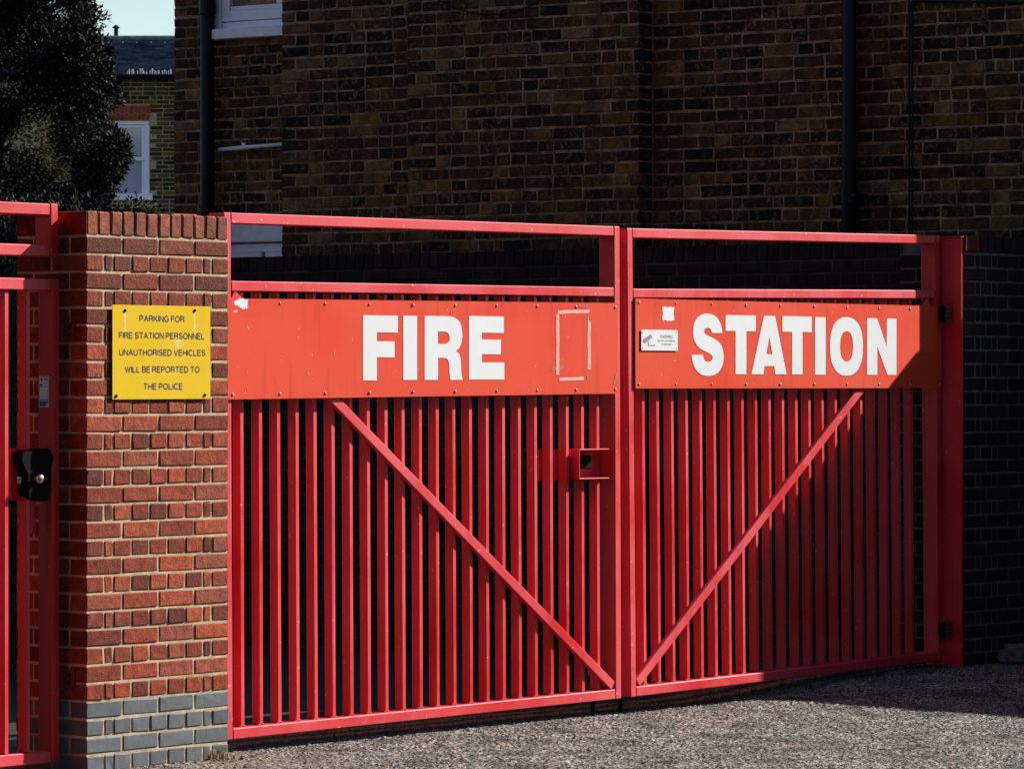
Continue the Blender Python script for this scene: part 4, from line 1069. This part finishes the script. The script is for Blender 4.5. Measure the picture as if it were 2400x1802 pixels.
def main_tree(r):
    py = r.uniform(-260, 500); ex = edge_at(py)-30
    if r.random() < .40: return ex-r.uniform(0, 45), py, .62
    px = r.uniform(-420, ex-30)
    if py > 250 and px < 200 and r.random() < .42: return r.uniform(-100, ex-20), r.uniform(-200, 250), 1
    return px, py, 1
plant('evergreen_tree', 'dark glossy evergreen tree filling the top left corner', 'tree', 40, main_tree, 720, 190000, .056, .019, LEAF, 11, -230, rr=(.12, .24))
def back_tree(r): return r.uniform(-200, 225), r.uniform(300, 500), 1
plant('garden_bush', 'yellow green sunlit bush glinting through the gaps low in the dark tree', 'bush', 56, back_tree, 110, 12000, .07, .035, LEAFY, 12, 60, rr=(.2, .35), ttop=420)
def low_bush(r): return r.uniform(-140, 60), r.uniform(560, 1750), 1
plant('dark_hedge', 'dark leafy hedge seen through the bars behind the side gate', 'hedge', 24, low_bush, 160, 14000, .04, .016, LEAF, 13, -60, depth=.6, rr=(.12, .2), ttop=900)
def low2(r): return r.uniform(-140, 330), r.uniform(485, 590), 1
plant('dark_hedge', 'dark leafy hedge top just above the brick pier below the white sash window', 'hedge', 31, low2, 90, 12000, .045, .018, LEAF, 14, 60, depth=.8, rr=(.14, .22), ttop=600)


# ------------------------------------------------------------------ UNSEEN NEIGHBOUR BLOCKS (outside the picture; added to cut sky light on the site)
def terrace(name, label, x0, x1, y0, y1, h, face):  # massing for the unseen blocks added to cut sky light
    t = thing(name, ((x0+x1)/2, (y0+y1)/2, 0), label, 'building')
    bm = bmesh.new(); bbox(bm, x0, x1, y0, y1, 0, h); fin(bm, 'wall', STOCK, t)
    bm = bmesh.new()
    if face == 'y': a, b = (x0, x1), (y0, y1)
    vs = [(x0-.2, y0-.2, h+.002), (x1+.2, y0-.2, h+.002), (x1+.2, y1+.2, h+.002), (x0-.2, y1+.2, h+.002)]
    m0 = [((x0-.2), (y0+y1)/2, h+2.2), ((x1+.2), (y0+y1)/2, h+2.2)] if face == 'y' else [((x0+x1)/2, y0-.2, h+2.2), ((x0+x1)/2, y1+.2, h+2.2)]
    V = [bm.verts.new(p) for p in vs+m0]
    for f in (((0, 1, 5, 4), (2, 3, 4, 5), (0, 4, 3), (1, 2, 5), (3, 2, 1, 0)) if face == 'y' else ((0, 4, 5, 3), (1, 2, 5, 4), (0, 1, 4), (2, 3, 5), (3, 2, 1, 0))):
        bm.faces.new([V[i] for i in f])
    fin(bm, 'roof', SLATE, t)
    n = int((x1-x0 if face == 'y' else y1-y0)/3)
    for i in range(n):
        for z in (1.0, 4.2):
            c = 1.5+3*i
            if face == 'y': w = box('window', UPVC, t, x0+c-.55, x0+c+.55, y1+.002, y1+.06, z, z+1.6); box('pane', GLASS, w, x0+c-.48, x0+c+.48, y1+.061, y1+.066, z+.08, z+1.5)
            else: w = box('window', UPVC, t, x1+.002, x1+.06, y0+c-.55, y0+c+.55, z, z+1.6); box('pane', GLASS, w, x1+.061, x1+.066, y0+c-.48, y0+c+.48, z+.08, z+1.5)
terrace('added_terrace', 'unseen dark brick terrace across the street behind the viewer, added to cut sky light', -45, 12, -28, -18, 8.5, 'y')
terrace('added_yard_block', 'unseen dark brick block left of the yard, added to cut sky light', -22, -4.5, 3.0, 22, 7.0, 'x')
terrace('added_street_block', 'unseen dark brick block left of the side gate, added to cut sky light', -20, -3.2, -2.0, 2.9, 7.5, 'y')
